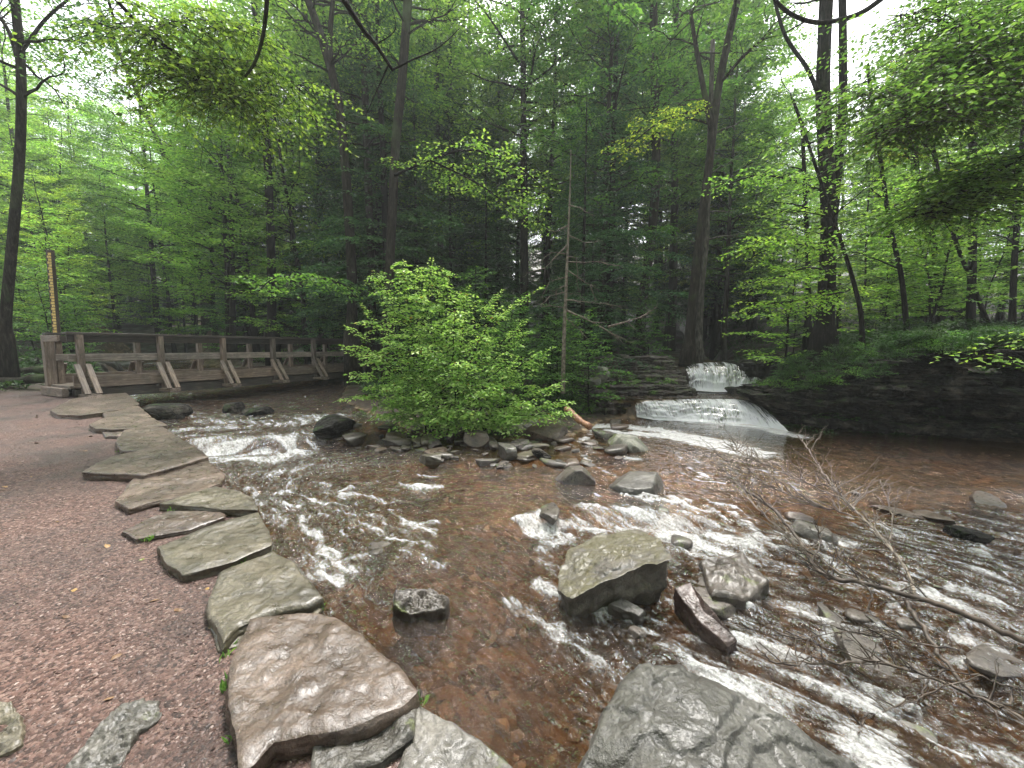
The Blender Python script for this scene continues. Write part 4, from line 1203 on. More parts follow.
def hero(pts, Y, w0, w1, bark, label, name='tree', crown=None, forks=(), leaf='leaf_mid', seed=1, ncrown=24, cr=3.0, color=(1, 1, 1), fromf=.45, ll=.13, ext=8.0, cat='tree', group=None, lowsprays=0, el=(.1, .7)):
    rg = np.random.default_rng(seed)
    P = pxpath(pts, Y)
    if ext: # go on above the frame
        d = unit(P[-1] - P[-6]); P = np.concatenate([P, P[-1] + d * np.linspace(.1, 1, 8)[:, None] * ext])
    gz = Hs(P[0, 0], P[0, 1]); 
    r0 = w0 / FPX * Y / 2; r1 = w1 / FPX * Y / 2
    nn = len(P); t = np.linspace(0, 1, nn); rad = r0 + (r1 - r0) * t
    hgt = P[:, 2] - P[0, 2]
    rad = rad * (1 + .6 * np.exp(-hgt / .25))
    base = np.array([P[0, 0], P[0, 1], min(gz, P[0, 2]) - .1])
    if P[0, 2] > gz: P = np.concatenate([[np.array([P[0, 0], P[0, 1], gz - .2])], P]); rad = np.concatenate([[rad[0] * 1.2], rad])
    tb = Tubes(); tb.tube(P - base, rad, 12)
    lines = [(P, rad)]
    for fp, fY, fw0, fw1 in forks:
        Q = pxpath(fp, fY); fr = np.linspace(fw0, fw1, len(Q)) / FPX * fY / 2
        tb.tube(Q - base, fr, 9); lines.append((Q, fr))
    fol = Fol()
    if crown:
        for i in range(ncrown):
            Q, qr = lines[i % len(lines)]
            k = int(len(Q) * (fromf + (1 - fromf) * rg.random())); k = min(k, len(Q) - 1)
            az = rg.uniform(0, 6.3)
            limb(fol, tb, Q[k] - base, (cos(az), sin(az), rg.uniform(*el)), cr * rg.uniform(.5, 1.1), min(.05, qr[k] * .45), rg, 5, .15, tsp=.16, tlen=.5, lsp=.09, ll=ll)
    o = link(name, tb.mesh('trunk', M[bark]), loc=base)
    tag(o, label, cat, group)
    if crown:
        c = link('crown', fol.mesh('crown', M[leaf]), o); c.color = (*color, 1)
    return o

hero([(4, 335), (8, 290), (13, 235), (20, 150), (21, 70), (16, 10)], 12.5, 8.5, 6, 'bark', 'dark tree trunk rising at the far left behind the bridge end', forks=[([(18, 60), (8, 30), (-10, 5)], 12.5, 4, 2), ([(20, 55), (45, 20), (80, -10)], 12.5, 3, 2)], crown=1, seed=21, cr=3.4, ncrown=46, fromf=.6, leaf='leaf_mid', color=(.75, .85, .9))
hero([(352, 332), (352, 280), (349, 220), (344, 150), (337, 95), (322, 40), (308, 0)], 17, 10, 6, 'bark', 'forked tree trunk behind the far end of the bridge', forks=[([(338, 100), (330, 50), (333, 0)], 17, 6, 4)], crown=1, seed=22, leaf='leaf_light', cr=3.0, ncrown=26, fromf=.5)
hero([(388, 320), (390, 260), (393, 200), (396, 140), (402, 80), (408, 0)], 16, 9, 8, 'bark', 'straight slim trunk rising behind the leafy shrub', crown=1, seed=23, leaf='leaf_light', cr=2.6, ncrown=20, fromf=.6)
hero([(372, 320), (371, 250), (368, 180), (366, 120)], 18.5, 8, 6, 'bark', 'thin trunk between the forked tree and the straight one', crown=1, seed=24, leaf='leaf_mid', cr=2.4, ncrown=14)
hero([(272, 330), (271, 250), (268, 170), (262, 90)], 21, 8, 6, 'bark_dark', 'dark trunk behind the middle of the bridge', crown=1, seed=25, leaf='leaf_mid', cr=3, ncrown=22)
hero([(322, 325), (321, 240), (318, 160), (312, 90)], 22, 6, 4, 'bark_dark', 'thin dark trunk behind the bridge, left of the forked tree', crown=1, seed=26, leaf='leaf_light', cr=3, ncrown=20)
hero([(205, 300), (190, 225), (168, 165), (145, 110), (118, 50), (95, 0)], 32, 5, 3, 'bark', 'leaning hazy trunk sloping left above the bridge', crown=1, seed=27, leaf='leaf_mid', cr=3, ncrown=12, fromf=.2)
hero([(688, 352), (693, 300), (700, 235), (709, 165), (719, 85), (735, 10)], 14.5, 9.5, 5.5, 'bark', 'tall brown tree with a mossy base standing left of the upper waterfall', forks=[([(712, 130), (700, 70), (690, 10)], 14.5, 6, 3)], crown=1, seed=28, leaf='leaf_mid', cr=2.8, ncrown=20, fromf=.55)
hero([(698, 352), (701, 290), (706, 240), (708, 190)], 14.9, 7, 4, 'bark_pale', 'thin pale trunk leaning against the brown tree by the upper waterfall', crown=1, seed=29, leaf='leaf_hemlock', cr=1.8, ncrown=8, ext=5)
hero([(638, 345), (644, 290), (652, 230), (656, 170), (655, 90)], 20, 10, 7, 'bark', 'broad pale trunk in the dark woods behind the dead tree', crown=1, seed=30, leaf='leaf_hemlock', cr=2.8, ncrown=22, fromf=.5)
hero([(824, 335), (827, 280), (829, 220), (826, 160), (823, 100), (824, 50), (827, -5)], 12, 15, 9, 'bark_dark', 'huge dark double trunked tree on the right bank above the ledges', forks=[([(829, 250), (836, 190), (842, 120), (843, 60), (842, -20)], 12, 8, 6), ([(822, 105), (808, 70), (785, 35), (772, -10)], 12, 4, 2.5), ([(821, 80), (819, 40), (821, -10)], 11.8, 3, 2)], crown=1, seed=31, leaf='leaf_mid', cr=2.4, ncrown=12, fromf=.92)
for k, (pts, Y, w0, w1, lab) in enumerate([
    ([(862, 350), (861, 315), (853, 280), (842, 245), (832, 215)], 10.5, 4.5, 2.5, 'crooked thin sapling trunk just right of the huge double tree'),
    ([(908, 345), (906, 320), (901, 275), (890, 225), (884, 185)], 10.8, 5, 3, 'slim curved sapling trunk in the middle of the right bank'),
    ([(970, 335), (972, 270), (973, 200), (972, 120)], 13, 7, 5, 'straight dark trunk near the right side of the view'),
    ([(1012, 330), (1014, 270), (1018, 210)], 12, 5, 4, 'thin dark trunk at the right edge of the view'),
    ([(990, 330), (975, 290), (955, 240), (945, 200)], 12.2, 4, 2.5, 'thin sapling leaning left near the right edge'),
    ([(808, 330), (808, 270), (806, 215)], 14, 5, 3, 'slender trunk close behind the huge double tree'),
    ([(940, 320), (935, 250), (920, 200), (915, 150)], 15, 6, 4, 'slim trunk between the curved sapling and the straight dark one')]):
    hero(pts, Y, w0, w1, 'bark_dark', lab, name='sapling_tree', crown=1, seed=50 + k, leaf=['leaf_light', 'leaf_light', 'leaf_mid', 'leaf_mid', 'leaf_light', 'leaf_light', 'leaf_yellow'][k], cr=1.7, ncrown=12, fromf=.45, ll=.10, ext=3)

# ---- dead tree with bare grey branches
def bare(tb, P0, P1, r, rg, depth=2, kink=.12):
    P0 = np.array(P0, float); P1 = np.array(P1, float); L = np.linalg.norm(P1 - P0); n = 6
    t = np.linspace(0, 1, n)[:, None]
    P = P0 + (P1 - P0) * t + rg.normal(0, kink * L / n, (n, 3)) * np.sin(pi * t * .5)
    tb.tube(P, np.maximum(r * (1 - .75 * t[:, 0]), .0028), 5 if r > .01 else 3, cap=False)
    if depth:
        for k in range(int(2 + L * 3.0)):
            i = rg.integers(1, n)
            d = unit(P1 - P0) + rg.normal(0, .55, 3)
            l = L * rg.uniform(.2, .45)
            bare(tb, P[i], P[i] + unit(d) * l, r * .45, rg, depth - 1, kink)
rg_ = np.random.default_rng(99)
tb = Tubes(); P = pxpath([(563, 388), (564, 340), (566, 290), (568, 240), (570, 190), (571, 150)], 11.0)
base = P[0].copy(); base[2] -= .15; P = np.concatenate([[base], P])
tb.tube(P - base, np.linspace(.065, .010, len(P)), 9)
for pa, pb, pc in [((566, 310), (599, 326), (629, 342)), ((608, 327), (640, 318), (657, 307)), ((566, 277), (550, 281), (540, 300)), ((566, 254), (552, 252), (537, 264)),
                   ((567, 256), (576, 258), (579, 295)), ((566, 308), (552, 306), (540, 307)), ((566, 292), (550, 296), (540, 306)), ((568, 235), (585, 243), (600, 241)), ((568, 262), (598, 262), (620, 266)),
                   ((566, 300), (600, 303), (622, 308)), ((567, 270), (590, 285), (596, 300)), ((569, 225), (555, 232), (545, 228)), ((567, 245), (545, 268), (528, 272)), ((566, 318), (580, 330), (590, 342)),
                   ((568, 205), (580, 208), (592, 215)), ((566, 285), (556, 290), (556, 300))]:
    yv = rg_.uniform(-.5, .3)
    a = dp(*pa, 11.0) - base; b = dp(*pb, 11.0 + yv * .5) - base; c = dp(*pc, 11.0 + yv) - base
    big = pa[1] in (310, 327)
    r = .036 if big else .02
    bare(tb, a, b, r, rg_, 1, .1); bare(tb, b, c, r * .65, rg_, 2, .15)
o = link('dead_tree', tb.mesh('dead_tree', M['twig_pale']), loc=base)
tag(o, 'slim dead grey tree with bare drooping branches behind the shrub', 'dead tree')

# ---- the bright shrub on the rocky point
rgs = np.random.default_rng(123); tb = Tubes(); fol = Fol()
sb = dp(452, 424, 8.9); sb[2] = Hs(sb[0], sb[1])
tops = [(378, 272, 9.2), (404, 262, 9.0), (432, 266, 9.1), (446, 272, 9.4), (420, 290, 8.7), (395, 300, 8.8), (470, 296, 9.2), (498, 306, 9.0), (455, 310, 8.5), (520, 330, 8.8), (482, 335, 8.4), (543, 352, 8.8),
        (372, 322, 9.3), (362, 345, 9.2), (360, 372, 9.0), (372, 352, 8.6), (400, 340, 8.4), (430, 345, 8.2), (460, 360, 8.1), (510, 362, 8.3), (550, 385, 8.5), (560, 402, 8.6), (530, 400, 8.2), (365, 395, 8.9), (395, 385, 8.4), (425, 390, 8.1), (490, 385, 8.0), (515, 415, 8.1), (380, 415, 8.6), (450, 405, 8.0), (560, 412, 8.3), (475, 412, 7.95), (435, 418, 8.05)]
for i, (px, py, Y) in enumerate(tops):
    e = dp(px, py, Y) - sb
    b = np.array([np.clip(e[0] * .25, -.8, .7) + rgs.normal(0, .1), rgs.normal(0, .2), 0])
    h = np.linalg.norm(e - b); t = np.linspace(0, 1, 9)[:, None]
    mid = np.array([e[0] * .45, e[1] * .4, e[2] * .72])
    P = (1 - t) ** 2 * b + 2 * t * (1 - t) * mid + t ** 2 * e
    tb.tube(P, np.linspace(.02, .004, 9), 5, cap=False)
    ns = int(8 + h * 8 + (6 if py > 355 else 0))
    for k in range(ns):
        tt = .22 + .78 * (k + rgs.random()) / ns
        q = np.array([np.interp(tt, t[:, 0], P[:, c]) for c in range(3)])
        az = rgs.uniform(0, 6.3) if rgs.random() < .65 else math.atan2(-1, (px - 450) / 80)
        L = rgs.uniform(.35, .85) * (1.15 - .65 * tt)
        spray(fol, tb, q, (cos(az), sin(az), rgs.uniform(.05, .6)), L, .006, rgs, droop=.35, tsp=.07, tlen=.22, lsp=.045, ll=.095, sag=.3, jit=.5, start=.1, lratio=.85)
    # leading shoot
    spray(fol, tb, P[-3], e - mid + np.array([rgs.normal(0, .5), rgs.normal(0, .3), .3]), .95 if py < 330 else .6, .005, rgs, droop=.45, tsp=.07, tlen=.16, lsp=.042, ll=.06, jit=.4)
for px, py, Y, qx, qy in [(432, 252, 9.0, 428, 300), (402, 254, 8.9, 408, 305), (374, 266, 9.1, 385, 310), (450, 268, 9.3, 440, 315), (388, 284, 8.7, 396, 330), (545, 283, 8.8, 490, 325), (505, 285, 9.1, 478, 325), (360, 300, 9.1, 380, 335), (342, 345, 9.1, 370, 360), (470, 282, 8.9, 455, 320), (530, 315, 8.6, 500, 345), (556, 345, 8.7, 515, 370), (345, 325, 8.9, 372, 345), (418, 262, 9.2, 420, 300), (566, 380, 8.6, 530, 400), (340, 400, 8.8, 370, 395)]:
    a = dp(qx, qy, Y) - sb; e = dp(px, py, Y + rgs.uniform(-.2, .2)) - sb
    for q_ in range(2):
        spray(fol, tb, a + rgs.normal(0, .05, 3) * q_, (e - a) * 1.0 + np.array([0, 0, .22 * np.linalg.norm(e - a)]) + rgs.normal(0, .12, 3) * q_, np.linalg.norm(e - a) * (1.1 - .25 * q_), .007, rgs, droop=.22, tsp=.055, tlen=.17, lsp=.04, ll=.072, jit=.4, sag=.5)
print('shrub leaves', sum(len(a) for a in fol.P))
o = link('leafy_shrub', tb.mesh('stems', M['bark_dark']), loc=sb); tag(o, 'big bright green leafy shrub on the rocky point beside the bridge', 'shrub')
c = link('foliage', fol.mesh('foliage', M['leaf_shrub'], .26), o)

# ---- overhanging and reaching branches (their trees stand outside the view or behind)
def reach(pts, w0, w1, label, leaf=None, seed=1, nsp=10, L=.9, ll=.09, bark='bark_dark', subs=(), color=(1, 1, 1), down=0.0, side=None, tsp=.1, tlen=.3, lsp=.06, name='overhanging_branch', cat='branch', droop=.3, ends=None):
    rg = np.random.default_rng(seed); tb = Tubes(); fol = Fol()
    P = pxpath(pts, None); base = P[0].copy()
    Yv = np.array(P[:, 1]); rad = np.linspace(w0, w1, len(P)) / FPX * Yv / 2
    tb.tube(P - base, rad, 7); lines = [P]
    for sp_, a, b in subs:
        Q = pxpath(sp_, None); tb.tube(Q - base, np.linspace(a, b, len(Q)) / FPX * Q[:, 1] / 2, 5); lines.append(Q)
    o = link(name, tb.mesh(name, M[bark]), loc=base); tag(o, label, cat)
    if leaf:
        tb2 = Tubes()
        for i in range(nsp):
            Q = lines[rg.integers(0, len(lines))]
            k = int(len(Q) * rg.uniform(.08, 1.0)); k = min(k, len(Q) - 1)
            az = rg.uniform(0, 6.3)
            spray(fol, tb2, Q[k] - base, (cos(az), sin(az), rg.uniform(-.25, .35) - down), L * rg.uniform(.5, 1.2), .007, rg, droop=droop, tsp=tsp, tlen=tlen, lsp=lsp, ll=ll, jit=.4, drawtw=True)
        c = link('foliage', fol.mesh('foliage', M[leaf]), o); c.color = (*color, 1)
        link('twigs', tb2.mesh('twigs', M[bark]), o)
    return o
reach([(335, -14, 4.6), (362, 28, 4.7), (378, 48, 4.8), (393, 71, 4.9)], 5.5, 2.5, 'bare dark branch hanging from the top edge, forked at its tip', subs=[([(392, 70, 4.9), (412, 60, 4.9), (438, 48, 4.9), (460, 28, 5)], 2, .8), ([(388, 66, 4.9), (378, 88, 4.9), (366, 115, 5)], 1.8, .7), ([(362, 28, 4.7), (350, 10, 4.7), (342, -5, 4.7)], 1.5, 1), ([(375, 45, 4.8), (395, 30, 4.8), (392, 8, 4.8)], 1.2, .6)])
reach([(268, -12, 4.2), (264, 30, 4.25), (256, 60, 4.3), (245, 77, 4.3)], 4, 2, 'short bare dark branch dangling alone from the top edge')
reach([(108, -10, 6), (145, 30, 6.2), (190, 62, 6.4), (225, 82, 6.6), (262, 98, 6.8)], 4, 1.2, 'long sloping branch with yellowish hanging leaves at the upper left', leaf='leaf_mid', seed=5, nsp=230, L=1.1, ll=.08, down=.5, color=(1.15, 1.0, .8), subs=[([(190, 62, 6.4), (240, 60, 6.9), (300, 85, 7.2)], 2, .7), ([(145, 30, 6.2), (200, 20, 6.5), (260, 30, 7)], 2, .7)])
reach([(105, -10, 7), (112, 12, 7), (118, 35, 7)], 3, 1.5, 'thin leafy twig hanging beside the sloping branch at the upper left', leaf='leaf_hemlock', seed=6, nsp=10, L=.8, ll=.09, down=.4)
reach([(765, -14, 7.2), (785, 10, 7.3), (812, 22, 7.4), (840, 20, 7.4), (866, 10, 7.4), (900, -16, 7.4)], 3, 5, 'thick bare branch crossing the bright sky gap at the upper right', subs=[([(808, 20, 7.4), (795, 27, 7.4), (785, 33, 7.4)], 2, 1)])
reach([(1050, 58, 5), (1000, 82, 5.1), (950, 104, 5.2), (915, 113, 5.3), (868, 134, 5.5)], 4, 1.2, 'pale leafy branch slanting down from the right edge', leaf='leaf_mid', bark='bark_pale', seed=8, nsp=230, L=1.1, ll=.075, down=.15, subs=[([(950, 104, 5.2), (900, 90, 5.6), (860, 95, 6)], 1.6, .6), ([(1000, 82, 5.1), (960, 60, 5.4), (915, 50, 5.8)], 1.8, .6)])
reach([(1050, 38, 5.6), (1010, 48, 5.7), (975, 55, 5.8), (930, 75, 6)], 3, 1, 'smaller leafy branch above the pale one at the right edge', leaf='leaf_mid', seed=9, nsp=200, L=1.1, ll=.075, subs=[([(1010, 48, 5.7), (960, 25, 5.9), (900, 15, 6.3)], 1.6, .6)])
reach([(1060, 130, 5.5), (1010, 165, 5.6), (960, 190, 5.8), (920, 215, 6.1)], 3, 1, 'low leafy branch drooping over the right bank', leaf='leaf_mid', seed=10, nsp=170, L=1.1, ll=.08, color=(1.1, 1.1, 1))
reach([(1050, 330, 6.2), (1015, 342, 6.3), (985, 350, 6.5), (962, 358, 6.6)], 2.5, .8, 'spray of bright leaves over the dark ledges at the right edge', leaf='leaf_light', seed=11, nsp=14, L=.55, ll=.09, tlen=.22, down=.05)
reach([(352, 290, 14.8), (330, 280, 13.5), (305, 275, 12.5), (275, 278, 11.6), (258, 292, 11)], 3.5, .8, 'flat maple like branch of pale leaves reaching over the bridge railing', leaf='leaf_light', seed=12, nsp=34, L=1.0, ll=.13, tlen=.4, tsp=.13, lsp=.08, color=(.8, .95, .9))
reach([(395, 175, 15), (430, 160, 13), (470, 150, 12), (515, 165, 11.4), (545, 190, 11)], 3, .8, 'arching light green branch above the leafy shrub', leaf='leaf_light', seed=13, nsp=44, L=1.2, ll=.12, tlen=.4, tsp=.13, lsp=.08, subs=[([(430, 160, 13), (480, 185, 12.4), (520, 215, 12)], 2, .7)])
for k, (pts, col, lab) in enumerate([
    ([(826, 250, 11.8), (800, 245, 11), (770, 240, 10.6), (745, 250, 10.2)], (1.25, 1.25, 1), 'bright tier of leaves crossing the trunk of the huge double tree, topmost'),
    ([(826, 270, 11.8), (805, 268, 11), (785, 275, 10.6), (760, 282, 10.2)], (1.2, 1.2, 1), 'bright tier of leaves below the topmost on the huge double tree'),
    ([(826, 290, 11.8), (850, 290, 11), (800, 300, 10.6), (762, 305, 10.2)], (1.3, 1.3, 1), 'bright lowest tier of leaves over the dark bushes on the right bank'),
    ([(820, 190, 12), (790, 180, 11.4), (760, 175, 11), (725, 185, 10.6)], (1, 1.1, 1), 'high green branch spreading left from the huge double tree'),
    ([(700, 110, 14.5), (680, 115, 13.8), (655, 125, 13), (625, 150, 12.6)], (1.5, 1.2, .8), 'yellow green branch spreading left from the brown waterfall tree')]):
    reach(pts, 2.5, .8, lab, leaf='leaf_light', seed=20 + k, nsp=34, L=.95, ll=.10, tlen=.32, tsp=.11, lsp=.065, color=col)

# ---- forest fill
groups = {
 'broad1': ('broadleaf_tree', 'tree', 'tall light green broadleaf tree'), 'broad2': ('broadleaf_tree', 'tree', 'very tall broadleaf tree with a high crown'),
 'broad3': ('broadleaf_tree', 'tree', 'medium broadleaf tree with low pale green branches'), 'hem1': ('hemlock_tree', 'tree', 'tall dark hemlock'),
 'hem2': ('hemlock_tree', 'tree', 'smaller dark hemlock'), 'sap1': ('sapling_tree', 'tree', 'light green understory sapling'), 'sap2': ('sapling_tree', 'tree', 'low mid green understory sapling'),
 'sap3': ('sapling_tree', 'tree', 'slender tall sapling'), 'bush1': ('bush', 'bush', 'dark green bush'), 'bush2': ('bush', 'bush', 'small green bush')}
def place(kind, px, Y, s=1.0, color=(1, 1, 1), where=None):
    x = (px - 512) / FPX * Y
    if kind[:3] in ('bro', 'hem') and Y > 14:
        if 40 < px < 190: s *= .88
        if 500 < px < 590 and Y > 24: s *= .78
        if 715 < px < 885: s *= .66
    a, b, c = ground_parts(np.array([x]), np.array([Y]))
    if Y > 24 and px > 650: pass
    elif max(b[0], c[0]) < .4 and not (a[0] > .4 and (x < -12.5)) and not (Y > 33 and x < 0): return None
    if where is None:
        where = 'upstream of the bridge' if px < 330 else 'in the woods behind the shrub and dead tree' if px < 700 else 'on the slope above the right hand bank'
    nm, cat, lab = groups[kind]
    L = lab + ' ' + where
    if len(L.split()) > 16: L = L.replace('very tall broadleaf tree with a high crown', 'high crowned broadleaf tree').replace('medium broadleaf tree with low pale green branches', 'low branched pale green tree').replace('tall light green broadleaf tree', 'light green broadleaf tree')
    return plant(kind, x, Y, L, cat, nm, L, s, color=color)
rf = random.Random(2024)
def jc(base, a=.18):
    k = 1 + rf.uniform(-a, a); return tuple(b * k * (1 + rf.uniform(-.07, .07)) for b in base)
# centre: dark hemlock wood
for i in range(50):
    px = rf.uniform(380, 740); Y = rf.uniform(17, 42)
    place(rf.choice(['hem1', 'hem1', 'hem2', 'broad2']), px, Y, rf.uniform(.85, 1.25), jc((1, 1.05, 1)))
for i in range(22):
    place(rf.choice(['broad1', 'broad2', 'broad3']), rf.uniform(400, 760), rf.uniform(22, 44), rf.uniform(.9, 1.3), jc((1, 1, 1)))
# left, behind the bridge
for i in range(40):
    px = rf.uniform(170, 420); Y = rf.uniform(20, 42)
    place(rf.choice(['broad1', 'broad2', 'hem1', 'broad3', 'hem2']), px, Y, rf.uniform(.85, 1.2), jc((1, 1, 1)))
for i in range(90):
    px = rf.uniform(-100, 260); Y = rf.uniform(24, 60)
    place(rf.choice(['broad3', 'broad1', 'broad3', 'hem2', 'sap3']), px, Y, rf.uniform(.75, 1.1), jc((1, 1.05, 1)))
for i in range(30):
    place(rf.choice(['sap1', 'sap2', 'hem2', 'sap2']), rf.uniform(-20, 380), rf.uniform(18, 32), rf.uniform(.7, 1.1), jc((.95, 1.05, 1)))
place('sap1', 145, 19, 1.25, (1.5, 1.4, 1.1), 'with pale yellow tips behind the middle of the bridge')
place('broad3', 75, 22, .62, (1.3, 1.15, .8), 'bright yellow green behind the gauge pole')
for i in range(30):
    place(rf.choice(['sap1', 'sap3', 'sap2']), rf.uniform(-30, 240), rf.uniform(20, 34), rf.uniform(.9, 1.4), jc((1.05, 1.05, 1)))
for i in range(16):
    place(rf.choice(['broad3', 'broad1', 'broad2']), 20 + i * 13, rf.uniform(32, 56), rf.uniform(1.0, 1.4), jc((1, 1.05, 1)))
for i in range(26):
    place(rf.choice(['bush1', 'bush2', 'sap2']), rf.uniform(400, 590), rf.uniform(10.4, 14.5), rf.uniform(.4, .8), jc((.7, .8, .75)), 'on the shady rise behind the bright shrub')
for i in range(30):
    place(rf.choice(['broad1', 'broad3', 'broad2']), rf.uniform(400, 780), rf.uniform(42, 68), rf.uniform(1.1, 1.5), jc((1, 1.05, 1)))
# right slope
for i in range(34):
    px = rf.uniform(760, 1150); Y = rf.uniform(16, 36)
    place(rf.choice(['broad1', 'broad3', 'broad3', 'sap3', 'broad2']), px, Y, rf.uniform(.7, 1.05), jc((1.1, 1.1, 1)))
for i in range(16):
    place(rf.choice(['hem1', 'broad3', 'hem2']), rf.uniform(640, 900), rf.uniform(26, 46), rf.uniform(.9, 1.2), jc((1, 1, 1)))
for i in range(24):
    place(rf.choice(['sap1', 'sap1', 'sap2', 'sap3']), rf.uniform(770, 1080), rf.uniform(11.5, 19), rf.uniform(.7, 1.05), jc((1, 1, 1)))
# unseen trees added round the viewpoint to shade the stream and pattern its reflections
for i, (x, y, s) in enumerate([(-15, 5, 1.0), (-12, -2, 1.1), (-6.5, -6.5, 1.1), (0, -8, 1.15), (6, -6, 1.1), (11, -2, 1.1), (12.5, 3, 1.0), (-19, 0, 1.1), (3, -14, 1.2), (-10, -12, 1.2), (17, 1, 1.1), (14, -9, 1.1), (-5, -13, 1.2)]):
    plant(['broad2', 'broad1'][i % 2], x, y, 'tall unseen tree added around the viewpoint to shade the stream', 'tree', 'broadleaf_tree', 'unseen shading trees around the viewpoint', s)
# understory centre
for i in range(22):
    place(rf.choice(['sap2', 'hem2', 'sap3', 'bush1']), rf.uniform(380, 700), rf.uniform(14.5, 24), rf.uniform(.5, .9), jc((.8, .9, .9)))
# bushes on the right bank, near the falls
for i in range(44):
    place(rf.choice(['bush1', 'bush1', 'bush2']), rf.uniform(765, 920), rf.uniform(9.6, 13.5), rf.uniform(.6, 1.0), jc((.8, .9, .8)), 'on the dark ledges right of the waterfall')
for i in range(44):
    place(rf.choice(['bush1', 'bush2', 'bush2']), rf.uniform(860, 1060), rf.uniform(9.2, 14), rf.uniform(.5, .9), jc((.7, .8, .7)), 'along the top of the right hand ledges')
for i in range(10):
    place('bush2', rf.uniform(585, 665), rf.uniform(12.2, 13.2), rf.uniform(.3, .5), jc((1, 1.1, 1)), 'growing on the brown ledges left of the waterfall')
for i in range(26):
    place(rf.choice(['bush1', 'bush2']), rf.uniform(-20, 340), rf.uniform(15, 28), rf.uniform(.7, 1.2), jc((1, 1.1, 1)), 'on the creek banks behind the bridge')
for i, (px, py, Y) in enumerate([(395, 418, 9.4), (370, 405, 10), (540, 420, 8.9), (565, 425, 9.2), (500, 425, 8.75)]):
    q = dp(px, py, Y)
    plant('bush2', q[0], q[1], 'small weed tuft in the gravel below the bright shrub', 'plant', 'weed_plant', 'weed tufts below the bright shrub', .45, parts=('stems', 'foliage'))

for k in range(60):
    px = rf.uniform(762, 1040); top = np.interp(px, [762, 800, 900, 1040], [372, 362, 345, 338])
    py = top + rf.uniform(-8, 26 if px < 890 else 8)
    x0 = (px - 512) / FPX * 9.5
    Y = float(np.interp(x0, [6.0, 7.2, 8.6, 10, 14], [10.3, 9.35, 8.75, 8.1, 6.9])) + (30 - (py - top)) * .02
    q = dp(px, py, Y)
    plant(rf.choice(['bush1', 'bush2']), q[0], q[1], 'small dark plant hanging over the ledges right of the waterfall', 'plant', 'ledge_plant', 'plants on the right hand ledges', rf.uniform(.28, .5), color=jc((1.1, 1.25, 1.0)), z=q[2] - .05, parts=('stems', 'foliage'))
for k in range(14):
    q = dp(rf.uniform(585, 680), rf.uniform(366, 396), 11.1 + rf.uniform(-.1, .3))
    plant('bush2', q[0], q[1], 'small fern like plant on the brown ledges left of the waterfall', 'plant', 'ledge_plant', 'plants on the brown ledges', rf.uniform(.18, .34), color=jc((1, 1.1, .9)), z=q[2], parts=('stems', 'foliage'))

# ---- forest floor cover
def undergrowth(n, seed):
    r = np.random.default_rng(seed)
    Y = 9 + 24 * r.random(n) ** 1.2; X = r.uniform(-1.45, 1.45, n) * Y
    a, b, c = ground_parts(X, Y)
    k = ((b > .5) & (Y > 11.5)) | (c > .6) | ((a > .5) & (X < -14.5))
    k &= (fbm(X * .7, Y * .7, s=71) > r.uniform(-.5, .4, n))
    X, Y = X[k], Y[k]; Z = H(X, Y); m = 9; f = Fol(); n = len(X)
    for j in range(m):
        az = r.uniform(0, 6.28, n)
        A = np.stack([np.cos(az), np.sin(az), r.uniform(.1, 1.2, n)], 1)
        P = np.stack([X, Y, Z], 1) + r.normal(0, .07, (n, 3)); P[:, 2] = Z + r.uniform(.0, .22, n)
        N = np.array([0, 0, 1.0]) + r.normal(0, .4, (n, 3))
        f.add(P, A, N, r.uniform(.06, .16, n))
    return f
o = link('undergrowth', undergrowth(26000, 8).mesh('undergrowth', M['leaf_dark']))
tag(o, 'low leafy undergrowth covering the forest floor', 'undergrowth', kind='stuff')

# grass tufts in the gaps between the flagstones
fg = Fol(); rgg = np.random.default_rng(5)
for px, py in [(255, 622), (268, 616), (285, 610), (232, 630), (360, 735), (372, 732), (348, 738), (335, 742), (300, 612), (318, 608), (200, 575), (240, 566), (172, 512), (196, 508), (140, 478), (112, 476), (120, 452), (95, 430), (60, 416), (228, 655), (227, 690), (236, 740), (150, 540), (405, 712), (415, 706)]:
    q = gpath(px, py, .005); m = rgg.integers(10, 26)
    P = q + rgg.normal(0, .018, (m, 3)) * np.array([1, 1, 0]); A = rgg.normal(0, .6, (m, 3)); A[:, 2] = rgg.uniform(.6, 1.4, m)
    N = rgg.normal(0, 1, (m, 3)); fg.add(P, A, N, rgg.uniform(.02, .055, m))
o = link('grass', fg.mesh('grass', M['leaf_mid'], .12)); tag(o, 'small grass and moss tufts between the flagstones', 'grass', kind='stuff')

